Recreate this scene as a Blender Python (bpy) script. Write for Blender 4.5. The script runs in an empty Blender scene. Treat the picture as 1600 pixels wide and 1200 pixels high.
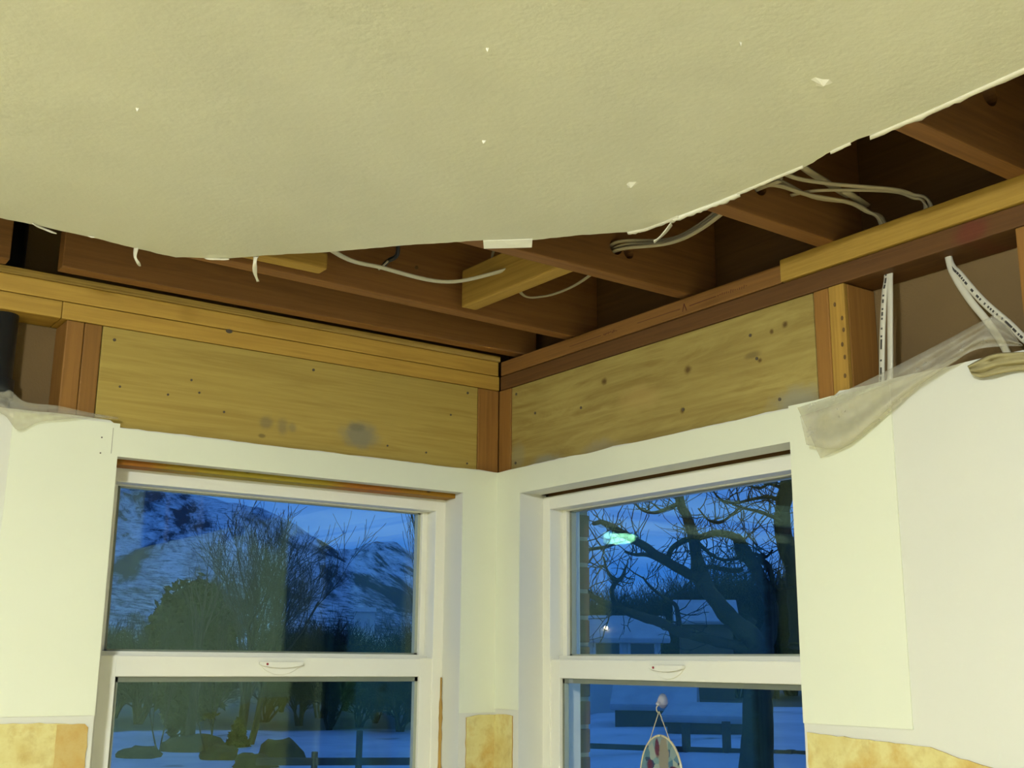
import bpy, bmesh, math, random
from mathutils import Vector, Matrix, noise, geometry
rnd = random.Random(11)
C = bpy.context.scene.collection
SC = bpy.context.scene

# ------------------------------------------------------------------ camera
F_PX = 1827.458
YAW, PIT, ROL = math.radians(54.97917), math.radians(13.36259), math.radians(0.500375)
CAM = Vector((-1.697198, -2.478063, 1.659080))
fw = Vector((math.cos(PIT)*math.cos(YAW), math.cos(PIT)*math.sin(YAW), math.sin(PIT)))
r0 = Vector((math.sin(YAW), -math.cos(YAW), 0)); u0 = r0.cross(fw)
rt = math.cos(ROL)*r0 + math.sin(ROL)*u0
up = -math.sin(ROL)*r0 + math.cos(ROL)*u0
cd = bpy.data.cameras.new('camera'); cam = bpy.data.objects.new('camera', cd); C.objects.link(cam)
cam.matrix_world = Matrix(((rt.x, up.x, -fw.x, CAM.x), (rt.y, up.y, -fw.y, CAM.y), (rt.z, up.z, -fw.z, CAM.z), (0, 0, 0, 1)))
cd.sensor_width = 36; cd.sensor_fit = 'HORIZONTAL'; cd.lens = F_PX/1600*36
cd.clip_start = .05; cd.clip_end = 6000
SC.camera = cam

def ray(px, py):
    return fw + rt*((px-800)/F_PX) - up*((py-600)/F_PX)
def at(px, py, D):                       # a point at D metres from where the photographer stood
    d = ray(px, py); return CAM + d*(D/math.hypot(d.x, d.y))
def on(ax, v, px, py):                   # where the line of sight meets a wall or ceiling plane
    d = ray(px, py); i = 'xyz'.index(ax); return CAM + d*((v-CAM[i])/d[i])

# ------------------------------------------------------------------ world: clear blue dusk with thin cloud bands
W = bpy.data.worlds.new('dusk_sky'); SC.world = W; W.use_nodes = True
n = W.node_tree; n.nodes.clear()
o = n.nodes.new('ShaderNodeOutputWorld'); bg = n.nodes.new('ShaderNodeBackground')
tc = n.nodes.new('ShaderNodeTexCoord'); mp = n.nodes.new('ShaderNodeMapping'); mp.inputs['Scale'].default_value = (2.2, 2.2, 17)
mp.inputs['Rotation'].default_value = (0.06, 0.03, 0)
nz = n.nodes.new('ShaderNodeTexNoise'); nz.inputs['Scale'].default_value = 1.7; nz.inputs['Detail'].default_value = 4
rp = n.nodes.new('ShaderNodeValToRGB')
rp.color_ramp.elements[0].position = .32; rp.color_ramp.elements[0].color = (.042, .225, .82, 1)
rp.color_ramp.elements[1].position = .70; rp.color_ramp.elements[1].color = (.13, .385, 1.0, 1)
n.links.new(tc.outputs['Generated'], mp.inputs[0]); n.links.new(mp.outputs[0], nz.inputs['Vector'])
n.links.new(nz.outputs['Fac'], rp.inputs[0]); n.links.new(rp.outputs[0], bg.inputs[0]); n.links.new(bg.outputs[0], o.inputs[0])
bg.inputs[1].default_value = .80

LAMP_STRENGTH = 860
SC.cycles.sample_clamp_indirect = 120; SC.cycles.caustics_reflective = False; SC.cycles.caustics_refractive = False
SC.view_settings.view_transform = 'Standard'; SC.view_settings.look = 'None'
SC.view_settings.exposure = 0; SC.view_settings.gamma = 1; SC.view_settings.use_curve_mapping = False

# ------------------------------------------------------------------ materials
def rgb(r, g, b):
    f = lambda c: (c/255/12.92) if c/255 <= .04045 else ((c/255+.055)/1.055)**2.4
    return (f(r), f(g), f(b), 1)
def mat(name):
    m = bpy.data.materials.new(name); m.use_nodes = True
    return m, m.node_tree, m.node_tree.nodes['Principled BSDF']
def mixc(nt, fac, a, b, mode='MIX'):
    x = nt.nodes.new('ShaderNodeMix'); x.data_type = 'RGBA'; x.blend_type = mode
    for s, v in ((x.inputs[0], fac), (x.inputs[6], a), (x.inputs[7], b)):
        if hasattr(v, 'is_linked'): nt.links.new(v, s)
        else: s.default_value = v
    return x.outputs[2]
def noise_n(nt, scale, detail=4, rough=.5, vec=None, dist=0):
    t = nt.nodes.new('ShaderNodeTexNoise'); t.inputs['Scale'].default_value = scale
    t.inputs['Detail'].default_value = detail; t.inputs['Roughness'].default_value = rough; t.inputs['Distortion'].default_value = dist
    if vec is not None: nt.links.new(vec, t.inputs['Vector'])
    return t.outputs['Fac']
def ramp(nt, fac, *st):
    r = nt.nodes.new('ShaderNodeValToRGB')
    while len(r.color_ramp.elements) < len(st): r.color_ramp.elements.new(.5)
    for e, (p, c) in zip(r.color_ramp.elements, st):
        e.position = p; e.color = c if hasattr(c, '__len__') else (c, c, c, 1)
    nt.links.new(fac, r.inputs[0]); return r.outputs[0]
def objvec(nt, sc=(1, 1, 1), rand=True):
    t = nt.nodes.new('ShaderNodeTexCoord'); v = t.outputs['Object']
    if rand:
        oi = nt.nodes.new('ShaderNodeObjectInfo'); a = nt.nodes.new('ShaderNodeVectorMath'); a.operation = 'ADD'
        mm = nt.nodes.new('ShaderNodeMath'); mm.operation = 'MULTIPLY'; mm.inputs[1].default_value = 37.0
        nt.links.new(oi.outputs['Random'], mm.inputs[0]); nt.links.new(v, a.inputs[0]); nt.links.new(mm.outputs[0], a.inputs[1]); v = a.outputs[0]
    m = nt.nodes.new('ShaderNodeMapping'); m.inputs['Scale'].default_value = sc
    nt.links.new(v, m.inputs[0]); return m.outputs[0]
def bump(nt, bsdf, h, strength, dist):
    b = nt.nodes.new('ShaderNodeBump'); b.inputs['Strength'].default_value = strength; b.inputs['Distance'].default_value = dist
    nt.links.new(h, b.inputs['Height']); nt.links.new(b.outputs[0], bsdf.inputs['Normal'])
def spot(nt, c, rad, soft=.5, wob=.35, wscale=30):
    """mask of an irregular blotch: c and rad in the board's own coordinates"""
    t = nt.nodes.new('ShaderNodeTexCoord')
    s = nt.nodes.new('ShaderNodeVectorMath'); s.operation = 'SUBTRACT'; s.inputs[1].default_value = c
    d = nt.nodes.new('ShaderNodeVectorMath'); d.operation = 'DIVIDE'; d.inputs[1].default_value = rad
    l = nt.nodes.new('ShaderNodeVectorMath'); l.operation = 'LENGTH'
    nt.links.new(t.outputs['Object'], s.inputs[0]); nt.links.new(s.outputs[0], d.inputs[0]); nt.links.new(d.outputs[0], l.inputs[0])
    nf = noise_n(nt, wscale, 4, .6, t.outputs['Object'])
    a = nt.nodes.new('ShaderNodeMath'); a.operation = 'MULTIPLY_ADD'; a.inputs[1].default_value = wob*2; a.inputs[2].default_value = -wob
    nt.links.new(nf, a.inputs[0])
    b = nt.nodes.new('ShaderNodeMath'); b.operation = 'ADD'; nt.links.new(l.outputs['Value'], b.inputs[0]); nt.links.new(a.outputs[0], b.inputs[1])
    mr = nt.nodes.new('ShaderNodeMapRange'); mr.inputs[1].default_value = 1; mr.inputs[2].default_value = 1-soft; mr.inputs[3].default_value = 0; mr.inputs[4].default_value = 1
    mr.interpolation_type = 'SMOOTHSTEP'; nt.links.new(b.outputs[0], mr.inputs[0]); return mr.outputs[0]

def wood(name, base, dark, grain=1.0, contrast=.5, blotches=(), knots=(), rough=.65, var=.12, dist=.35):
    """lumber: grain runs along the board's own X"""
    base = (base[0]*.82, base[1]*.83, base[2]*.58, 1); dark = (dark[0]*.82, dark[1]*.83, dark[2]*.58, 1)
    m, nt, b = mat(name)
    v = objvec(nt, (1.3, 24*grain, 24*grain))
    g1 = noise_n(nt, 1.6, 6, .62, v, dist)
    v2 = objvec(nt, (2.0, 150*grain, 150*grain)); g2 = noise_n(nt, 1.2, 3, .5, v2)
    mid = tuple((base[i]*.6+dark[i]*.4) for i in range(3))+(1,)
    c = ramp(nt, g1, (.28, dark if contrast > .8 else mid), (.5, base), (.62, mid), (.74, base))
    c = mixc(nt, ramp(nt, g2, (.35, .0), (.65, .35*contrast+.1)), c, dark)
    v3 = objvec(nt, (1, 1, 1)); g3 = noise_n(nt, 3.2, 2, .5, v3)
    c = mixc(nt, ramp(nt, g3, (.3, .0), (.75, .35)), c, mid)
    for (cx, cy, r) in knots:                                   # knots with rings of bent grain
        c = mixc(nt, spot(nt, (cx, 0, cy), (r*3.4, 1, r*1.9), .95, .4, 40), c, mid)
        c = mixc(nt, spot(nt, (cx, 0, cy), (r*1.15, 1, r), .85, .35, 90), c, (dark[0]*.62, dark[1]*.6, dark[2]*.7, 1))
    for (cx, cz, rx, rz, col, st) in blotches:
        mk = spot(nt, (cx, 0, cz), (rx, 1, rz), .7, .45, 22)
        mm = nt.nodes.new('ShaderNodeMath'); mm.operation = 'MULTIPLY'; mm.inputs[1].default_value = st; nt.links.new(mk, mm.inputs[0])
        c = mixc(nt, mm.outputs[0], c, col)
    oi = nt.nodes.new('ShaderNodeObjectInfo'); hs = nt.nodes.new('ShaderNodeHueSaturation')
    mr = nt.nodes.new('ShaderNodeMapRange'); mr.inputs[3].default_value = 1-var; mr.inputs[4].default_value = 1+var
    nt.links.new(oi.outputs['Random'], mr.inputs[0]); nt.links.new(mr.outputs[0], hs.inputs['Value']); nt.links.new(c, hs.inputs['Color'])
    nt.links.new(hs.outputs[0], b.inputs['Base Color']); b.inputs['Roughness'].default_value = rough
    b.inputs['Specular IOR Level'].default_value = .25
    bump(nt, b, g2, .25, .0015); return m

def paint(name, col, rough=.5, bscale=0, bstr=.3, bdist=.002, var=.05, spec=.4, dirt=None):
    m, nt, b = mat(name)
    v = objvec(nt, rand=False)
    d = noise_n(nt, 1.7, 3, .55, v)
    c2 = tuple(x*(1-var*2) for x in col[:3])+(1,)
    c = ramp(nt, d, (.3, c2), (.65, col))
    if dirt:
        dd = noise_n(nt, 7, 6, .7, v); c = mixc(nt, ramp(nt, dd, (.55, .0), (.8, dirt[1])), c, dirt[0])
    nt.links.new(c, b.inputs['Base Color']); b.inputs['Roughness'].default_value = rough; b.inputs['Specular IOR Level'].default_value = spec
    if bscale:
        h = noise_n(nt, bscale, 4, .55, v); bump(nt, b, h, bstr, bdist)
    return m

M = {}
M['wall'] = paint('wall_paint', (.675, .672, .585, 1), .45, 260, .12, .0008, .02)
M['wall_new'] = paint('window_surround_paint', (.745, .765, .60, 1), .4, 200, .10, .0008, .02)
def ceiling_mat():
    m, nt, b = mat('ceiling_paint')
    v = objvec(nt, rand=False); h1 = noise_n(nt, 95, 3, .55, v); h2 = noise_n(nt, 26, 4, .6, v); h3 = noise_n(nt, 5, 3, .5, v)
    a = nt.nodes.new('ShaderNodeMath'); a.operation = 'MULTIPLY_ADD'; a.inputs[1].default_value = 1.4
    nt.links.new(h2, a.inputs[0]); nt.links.new(h1, a.inputs[2])
    a2 = nt.nodes.new('ShaderNodeMath'); a2.operation = 'MULTIPLY_ADD'; a2.inputs[1].default_value = 1.2
    nt.links.new(h3, a2.inputs[0]); nt.links.new(a.outputs[0], a2.inputs[2])
    bump(nt, b, a2.outputs[0], .26, .0022)
    nt.links.new(ramp(nt, h3, (.3, (.68, .67, .515, 1)), (.7, (.73, .72, .555, 1))), b.inputs['Base Color'])
    b.inputs['Roughness'].default_value = .42; b.inputs['Specular IOR Level'].default_value = .45; return m
M['ceiling'] = ceiling_mat()
M['gypsum'] = paint('gypsum', (.70, .68, .54, 1), .9, 120, .6, .002, .1)
M['paper'] = paint('torn_drywall_paper', (.74, .70, .54, 1), .85, 80, .3, .001, .08)
M['white_pop'] = paint('bright_spackle', (.86, .84, .70, 1), .6)
M['vinyl'] = paint('window_vinyl', (.79, .78, .67, 1), .35, 0, var=.015)
M['vinyl_line'] = paint('pencil_graphite', (.30, .28, .22, 1), .6)
M['spacer'] = paint('glass_spacer', (.40, .43, .33, 1), .35, spec=.6)
M['red'] = paint('red_indicator', (.35, .03, .035, 1), .4)
YEL, YELD = rgb(202, 162, 86), rgb(150, 108, 50)
RED, REDD = rgb(140, 96, 58), rgb(92, 60, 36)
M['plate_y'] = wood('yellow_plate_lumber', YEL, YELD, 1, .45)
M['plate_r'] = wood('red_plate_lumber', rgb(148, 104, 62), REDD, 1, .5)
M['plate_r2'] = wood('dark_red_plate_lumber', rgb(122, 84, 54), rgb(78, 50, 34), 1, .6, blotches=((1.40, 0, .05, .03, rgb(110, 40, 36), .5),))
M['stud_r'] = wood('red_stud_lumber', rgb(164, 116, 66), rgb(116, 78, 42), 1, .5)
M['stud_y'] = wood('yellow_stud_lumber', rgb(200, 156, 84), rgb(126, 92, 44), 1, .6)
M['joist'] = wood('joist_lumber', rgb(160, 112, 76), rgb(108, 72, 50), .8, .6, var=.10)
M['joist_n'] = wood('near_joist_lumber', rgb(164, 116, 80), rgb(112, 76, 52), .8, .5)
M['block'] = wood('pale_block_lumber', rgb(205, 165, 95), rgb(140, 100, 50), 1, .5)
M['strip'] = wood('furring_strip_plies', rgb(222, 188, 124), rgb(140, 104, 60), 2.4, 1.0)
GREY = rgb(128, 124, 102)
M['headL'] = wood('pale_header_plank_wood', rgb(194, 168, 102), rgb(146, 114, 58), 1.0, .35, var=.0,
    blotches=((.625, -.030, .070, .042, GREY, .85), (.615, -.012, .03, .014, rgb(118, 110, 84), .7), (.385, -.030, .022, .020, rgb(118, 108, 78), .6), (.425, -.036, .020, .026, rgb(124, 112, 80), .6), (.448, -.034, .018, .018, rgb(120, 112, 84), .5), (.375, -.062, .012, .006, rgb(90, 76, 50), .6)))
M['headR'] = wood('knotty_header_plank_wood', rgb(186, 166, 112), rgb(132, 104, 58), .42, .9, var=.0, dist=1.1,
    blotches=((.15, -.085, .09, .030, rgb(140, 138, 118), .8), (.03, -.05, .04, .05, rgb(140, 134, 105), .5), (.95, -.075, .09, .045, rgb(150, 146, 122), .8), (.36, -.08, .10, .03, rgb(150, 140, 112), .6), (.5, .02, .1, .04, rgb(176, 150, 88), .5), (.84, .045, .03, .010, rgb(100, 82, 50), .6)),
    knots=((.375, .080, .012), (.655, .052, .014), (.86, .030, .007), (.635, -.034, .009), (.93, .088, .010), (.895, .082, .007)))
M['sheath'] = paint('fibreboard_sheathing', rgb(128, 104, 66), .95, 180, .5, .002, .2)
M['subfloor'] = wood('dark_subfloor_planks', rgb(104, 78, 56), rgb(64, 46, 34), .5, .6)
M['rim'] = wood('rim_lumber', rgb(116, 82, 54), rgb(70, 48, 32), .8, .6)
M['bare'] = wood('bare_stained_wood', rgb(176, 128, 40), rgb(120, 70, 24), 1, .7, blotches=((.35, 0, .3, .5, rgb(150, 140, 40), .7), (.06, 0, .06, .5, rgb(150, 84, 26), .6), (.62, 0, .12, .5, rgb(160, 80, 30), .5), (.31, 0, .01, .006, rgb(60, 40, 20), .9), (.79, 0, .01, .01, rgb(60, 35, 20), .9)))
M['pipe'] = paint('black_plastic_pipe', (.018, .021, .022, 1), .28, 14, .2, .001, .1, .5)
M['tan'] = paint('tan_kraft_paper', rgb(176, 164, 116), .8, 60, .6, .004, .2)
M['knot'] = paint('dark_knot_wood', rgb(104, 78, 40), .8)
M['cable'] = paint('white_cable_sheath', (.60, .57, .46, 1), .4, 0, var=.06)
M['cable_d'] = paint('dusty_cable_sheath', (.46, .40, .28, 1), .55, 0, var=.12)
M['ink'] = paint('black_ink', (.05, .045, .04, 1), .6)
M['ink_w'] = paint('brown_stamp_ink', rgb(92, 48, 26), .7)
M['nail'] = paint('rusty_nail_steel', (.09, .07, .045, 1), .5)
M['floor'] = wood('floor_planks', rgb(205, 190, 160), rgb(170, 150, 118), .4, .5)
def stain_mat(dk=False):
    m, nt, b = mat('glue_stained_paper'); v = objvec(nt, rand=True)
    a = noise_n(nt, 9, 5, .6, v); d = noise_n(nt, 40, 4, .6, v)
    c = ramp(nt, a, (.3, rgb(200, 180, 108)), (.5, rgb(214, 204, 138)), (.64, rgb(196, 164, 86)), (.78, rgb(224, 216, 160)))
    c = mixc(nt, ramp(nt, d, (.5, 0.0), (.8, .45)), c, rgb(160, 118, 48))
    if dk: c = mixc(nt, .55, c, rgb(184, 140, 62))
    nt.links.new(c, b.inputs['Base Color']); b.inputs['Roughness'].default_value = .75; bump(nt, b, d, .3, .001); return m
M['stain'] = stain_mat()
M['stain_b'] = stain_mat(True)
M['stain_edge'] = paint('brown_glue_edge', rgb(186, 148, 72), .7, 60, .3, .001, .2)
def glass_mat():
    m = bpy.data.materials.new('window_glass'); m.use_nodes = True; nt = m.node_tree; nt.nodes.clear()
    out = nt.nodes.new('ShaderNodeOutputMaterial'); mx = nt.nodes.new('ShaderNodeMixShader')
    tr = nt.nodes.new('ShaderNodeBsdfTransparent'); tr.inputs[0].default_value = (.985, .99, .985, 1)
    gl = nt.nodes.new('ShaderNodeBsdfGlossy'); gl.inputs['Roughness'].default_value = .0; gl.inputs[0].default_value = (.62, 1, .76, 1)
    ge = nt.nodes.new('ShaderNodeNewGeometry'); dt = nt.nodes.new('ShaderNodeVectorMath'); dt.operation = 'DOT_PRODUCT'
    nt.links.new(ge.outputs['Incoming'], dt.inputs[0]); nt.links.new(ge.outputs['Normal'], dt.inputs[1])
    def mth(op, a, b=None, c=None):
        q = nt.nodes.new('ShaderNodeMath'); q.operation = op
        for i, x in enumerate((a, b, c)):
            if x is None: continue
            if hasattr(x, 'is_linked'): nt.links.new(x, q.inputs[i])
            else: q.inputs[i].default_value = x
        return q.outputs[0]
    f = mth('MULTIPLY_ADD', mth('POWER', mth('SUBTRACT', 1.0, mth('ABSOLUTE', dt.outputs['Value'])), 5.0), .974, .024)
    nt.links.new(f, mx.inputs[0]); nt.links.new(tr.outputs[0], mx.inputs[1]); nt.links.new(gl.outputs[0], mx.inputs[2]); nt.links.new(mx.outputs[0], out.inputs[0])
    return m
M['glass'] = glass_mat()
def plastic_mat():
    m = bpy.data.materials.new('cloudy_polythene'); m.use_nodes = True; nt = m.node_tree; nt.nodes.clear()
    out = nt.nodes.new('ShaderNodeOutputMaterial'); mx = nt.nodes.new('ShaderNodeMixShader'); ad = nt.nodes.new('ShaderNodeMixShader'); m3 = nt.nodes.new('ShaderNodeMixShader')
    tr = nt.nodes.new('ShaderNodeBsdfTransparent'); df = nt.nodes.new('ShaderNodeBsdfDiffuse'); tl = nt.nodes.new('ShaderNodeBsdfTranslucent'); gl = nt.nodes.new('ShaderNodeBsdfGlossy')
    df.inputs[0].default_value = (.86, .84, .74, 1); tl.inputs[0].default_value = (.8, .78, .68, 1); gl.inputs['Roughness'].default_value = .18
    tr.inputs[0].default_value = (.96, .95, .90, 1)
    v = objvec(nt, rand=False); nz = noise_n(nt, 22, 4, .6, v)
    fac = ramp(nt, nz, (.3, .14), (.7, .34))
    nt.links.new(fac, mx.inputs[0]); nt.links.new(tr.outputs[0], mx.inputs[1])
    ad.inputs[0].default_value = .3; nt.links.new(df.outputs[0], ad.inputs[1]); nt.links.new(tl.outputs[0], ad.inputs[2])
    m3.inputs[0].default_value = .10; nt.links.new(ad.outputs[0], m3.inputs[1]); nt.links.new(gl.outputs[0], m3.inputs[2])
    nt.links.new(m3.outputs[0], mx.inputs[2]); nt.links.new(mx.outputs[0], out.inputs[0]); return m
M['plastic'] = plastic_mat()
# outdoors
def snow_mat():
    m, nt, b = mat('snow'); v = objvec(nt, rand=False); a = noise_n(nt, .35, 5, .6, v); d = noise_n(nt, 3, 4, .6, v)
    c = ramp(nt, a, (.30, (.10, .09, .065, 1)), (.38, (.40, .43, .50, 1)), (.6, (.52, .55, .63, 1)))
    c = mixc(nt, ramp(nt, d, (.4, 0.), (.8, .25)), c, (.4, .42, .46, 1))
    ln = nt.nodes.new('ShaderNodeVectorMath'); ln.operation = 'LENGTH'; nt.links.new(v, ln.inputs[0])
    wv = nt.nodes.new('ShaderNodeMath'); wv.operation = 'MULTIPLY_ADD'; wv.inputs[1].default_value = 8; nt.links.new(noise_n(nt, .25, 3, .6, v), wv.inputs[0]); nt.links.new(ln.outputs['Value'], wv.inputs[2])
    mr = nt.nodes.new('ShaderNodeMapRange'); mr.inputs[1].default_value = 40.5; mr.inputs[2].default_value = 42; nt.links.new(wv.outputs[0], mr.inputs[0])
    m2 = nt.nodes.new('ShaderNodeMapRange'); m2.inputs[1].default_value = 150; m2.inputs[2].default_value = 135; nt.links.new(wv.outputs[0], m2.inputs[0])
    mr_ = nt.nodes.new('ShaderNodeMath'); mr_.operation = 'MULTIPLY'; nt.links.new(mr.outputs[0], mr_.inputs[0]); nt.links.new(m2.outputs[0], mr_.inputs[1])
    c = mixc(nt, mr_.outputs[0], c, ramp(nt, d, (.35, (.05, .045, .03, 1)), (.7, (.085, .075, .045, 1))))   # brush beyond the field
    nt.links.new(c, b.inputs['Base Color']); b.inputs['Roughness'].default_value = .8; return m
M['snow'] = snow_mat()
M['roof_snow'] = paint('roof_snow', (.40, .42, .46, 1), .8, 6, .3, .05, .1)
M['bark'] = paint('dark_bark', (.050, .042, .036, 1), .9, 22, .6, .02, .2, .1)
M['twig'] = paint('bare_twigs', (.085, .075, .062, 1), .9, 0, var=.15, spec=.05)
M['twig_d'] = paint('dark_bare_twigs', (.034, .032, .032, 1), .9, 0, var=.15, spec=.05)
M['evergreen'] = paint('evergreen_foliage', (.050, .055, .030, 1), .9, 4, .8, .1, .3, .05)
M['dirt'] = paint('bare_earth', (.075, .062, .036, 1), .95, 5, .6, .05, .25, .05)
M['fence'] = paint('weathered_fence_wood', (.10, .085, .07, 1), .85, 8, .4, .01, .2, .1)
M['siding'] = paint('pale_siding', (.42, .44, .46, 1), .7)
M['brownwall'] = paint('brown_shed_boards', (.09, .07, .055, 1), .8)
M['mortar'] = paint('grey_mortar', (.30, .27, .22, 1), .95, 90, .5, .002)
M['brick'] = paint('brown_brick', (.20, .105, .065, 1), .85, 60, .6, .003, .2)
M['pane_dark'] = paint('dark_far_pane', (.03, .035, .045, 1), .1, spec=.5)
def mountain_mat():
    m, nt, b = mat('snowy_mountain_rock'); v = objvec(nt, rand=False)
    def dot(vec):
        q = nt.nodes.new('ShaderNodeVectorMath'); q.operation = 'DOT_PRODUCT'; q.inputs[1].default_value = vec; nt.links.new(v, q.inputs[0]); return q.outputs['Value']
    cb = nt.nodes.new('ShaderNodeCombineXYZ'); nt.links.new(dot((.0165, -.0115, -.0150)), cb.inputs[0]); nt.links.new(dot((.048, -.034, .082)), cb.inputs[1])   # gullies slant down the slope
    a = noise_n(nt, 1.0, 9, .68, cb.outputs[0], .5)
    d = noise_n(nt, .22, 6, .78, v)
    c = ramp(nt, a, (.42, (.07, .075, .09, 1)), (.475, (.36, .39, .46, 1)), (.56, (.62, .65, .72, 1)))
    c = mixc(nt, ramp(nt, d, (.50, 0.), (.62, .75)), c, (.08, .085, .095, 1))
    sx = nt.nodes.new('ShaderNodeSeparateXYZ'); nt.links.new(v, sx.inputs[0])
    low = ramp(nt, sx.outputs['Z'], (0, 0), (1, 1))
    mr = nt.nodes.new('ShaderNodeMapRange'); mr.inputs[1].default_value = 46; mr.inputs[2].default_value = 13; nt.links.new(sx.outputs['Z'], mr.inputs[0])
    mm = nt.nodes.new('ShaderNodeMath'); mm.operation = 'MULTIPLY'; nt.links.new(mr.outputs[0], mm.inputs[0]); nt.links.new(ramp(nt, d, (.36, 0.), (.6, .85)), mm.inputs[1])
    c = mixc(nt, mm.outputs[0], c, (.055, .06, .06, 1))            # scrub oak on the lower slopes
    nt.links.new(c, b.inputs['Base Color']); b.inputs['Roughness'].default_value = .95; b.inputs['Specular IOR Level'].default_value = 0
    return m
M['mountain'] = mountain_mat()

# ------------------------------------------------------------------ mesh helpers
def link(name, me, m=None, parent=None):
    ob = bpy.data.objects.new(name, me); C.objects.link(ob)
    if m is not None and not len(me.materials):
        for k in (m if isinstance(m, (list, tuple)) else [m]): me.materials.append(k)
    if parent is not None: ob.parent = parent
    return ob
def obj(name, bm, m, parent=None, smooth=False):
    bmesh.ops.recalc_face_normals(bm, faces=bm.faces)
    me = bpy.data.meshes.new(name); bm.to_mesh(me); bm.free()
    if smooth:
        for p in me.polygons: p.use_smooth = True
    return link(name, me, m, parent)
def pyobj(name, vs, fs, m, parent=None, smooth=False):
    me = bpy.data.meshes.new(name); me.from_pydata(vs, [], fs); me.update()
    if smooth:
        for p in me.polygons: p.use_smooth = True
    return link(name, me, m, parent)
def tag(o, label, cat, group=None, kind=None):
    o['label'] = label
    if cat: o['category'] = cat
    if group: o['group'] = group
    if kind: o['kind'] = kind
    return o
def struct(o, label=None):
    o['kind'] = 'structure'
    if label: o['label'] = label
    return o
def empty(name, loc=(0, 0, 0)):
    e = bpy.data.objects.new(name, None); C.objects.link(e); e.location = loc; e.empty_display_size = .1; return e
def bx(bm, x0, x1, y0, y1, z0, z1, bev=0):
    vs = [bm.verts.new((x, y, z)) for x in (x0, x1) for y in (y0, y1) for z in (z0, z1)]
    q = [(0, 1, 3, 2), (4, 6, 7, 5), (0, 4, 5, 1), (2, 3, 7, 6), (0, 2, 6, 4), (1, 5, 7, 3)]
    fs = [bm.faces.new([vs[i] for i in k]) for k in q]
    if bev:
        es = list({e for f in fs for e in f.edges})
        bmesh.ops.bevel(bm, geom=es, offset=bev, segments=2, profile=.6, affect='EDGES')
    return fs
def board(name, m, p0, p1, w, h, parent=None, wdir=(0, 0, 1), bev=.003, label=None):
    """lumber from p0 to p1 (centre line), local X along the length; h measured along wdir, w across it"""
    p0, p1 = Vector(p0), Vector(p1); L = (p1-p0).length
    ex = (p1-p0).normalized(); ez = Vector(wdir); ez = (ez-ez.dot(ex)*ex).normalized(); ey = ez.cross(ex)
    bm = bmesh.new(); bx(bm, 0, L, -w/2, w/2, -h/2, h/2, bev)
    ob = obj(name, bm, m, parent)
    ob.matrix_local = Matrix(((ex.x, ey.x, ez.x, p0.x), (ex.y, ey.y, ez.y, p0.y), (ex.z, ey.z, ez.z, p0.z), (0, 0, 0, 1)))
    if label: ob['label'] = label
    return ob
def catmull(pts, seg=6):
    P = [Vector(p) for p in pts]; out = []
    for i in range(len(P)-1):
        a, b, c, d = P[max(i-1, 0)], P[i], P[i+1], P[min(i+2, len(P)-1)]
        for k in range(seg):
            t = k/seg
            out.append(.5*((2*b)+(c-a)*t+(2*a-5*b+4*c-d)*t*t+(3*b-a-3*c+d)*t*t*t))
    out.append(P[-1]); return out
def tube(vs, fs, pts, rad, sides=6, flat=None, cap=True):
    """append a swept tube; rad = list or number; flat = (direction, ratio) squashes the section (cable)"""
    n = len(pts); base = len(vs); ref = Vector((.37, .21, .9)).normalized()
    for i, p in enumerate(pts):
        t = (pts[min(i+1, n-1)]-pts[max(i-1, 0)])
        if t.length < 1e-9: t = Vector((0, 0, 1))
        t.normalize()
        rf = Vector(flat[0]) if flat else ref
        a = rf-rf.dot(t)*t
        if a.length < 1e-4: a = Vector((1, 0, 0))-t.x*t
        a.normalize(); b = t.cross(a)
        r = rad[i] if hasattr(rad, '__len__') else rad
        for k in range(sides):
            th = 2*math.pi*k/sides
            vs.append(p+a*(math.cos(th)*r*(flat[1] if flat else 1))+b*(math.sin(th)*r))
    for i in range(n-1):
        for k in range(sides):
            k2 = (k+1) % sides
            fs.append((base+i*sides+k, base+i*sides+k2, base+(i+1)*sides+k2, base+(i+1)*sides+k))
    if cap:
        fs.append(tuple(base+k for k in reversed(range(sides)))); fs.append(tuple(base+(n-1)*sides+k for k in range(sides)))
def sheet(name, grid, m, parent=None, thick=.0006, smooth=True):
    """a thin crumpled sheet with real thickness from a grid of points"""
    R, K = len(grid), len(grid[0]); vs, fs = [], []
    for r in grid: vs += [tuple(p) for p in r]
    for i in range(R-1):
        for j in range(K-1): fs.append((i*K+j, i*K+j+1, (i+1)*K+j+1, (i+1)*K+j))
    ob = pyobj(name, vs, fs, m, parent, smooth)
    md = ob.modifiers.new('thick', 'SOLIDIFY'); md.thickness = thick; md.offset = 0
    return ob

# ------------------------------------------------------------------ levels and planes (metres)
T = -.0148                      # room face of the wallboard
Z1, Z2, Z3 = 2.431, 2.3915, 2.353   # top of upper plate, joint, bottom of lower plate
ZJ = 2.437                      # underside of the joists
ZC = 2.1335                     # cut top of the wallboard
ZH = 2.070                      # head of the window openings
ZHS = {'L': 2.0722, 'R': 2.0690}
ZS = 1.02                       # window sills, below the frame
XR, YB = -4.2, -4.7             # far walls of the room
LX0, LX1 = -.983, -.119         # left-hand window opening
RY0, RY1 = -.1165, -.9985       # right-hand window opening
ZTOP = ZJ+.235
HC, HH = (ZH+.0135+Z3)/2, Z3-ZH-.0145     # header planks: centre height and depth

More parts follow.
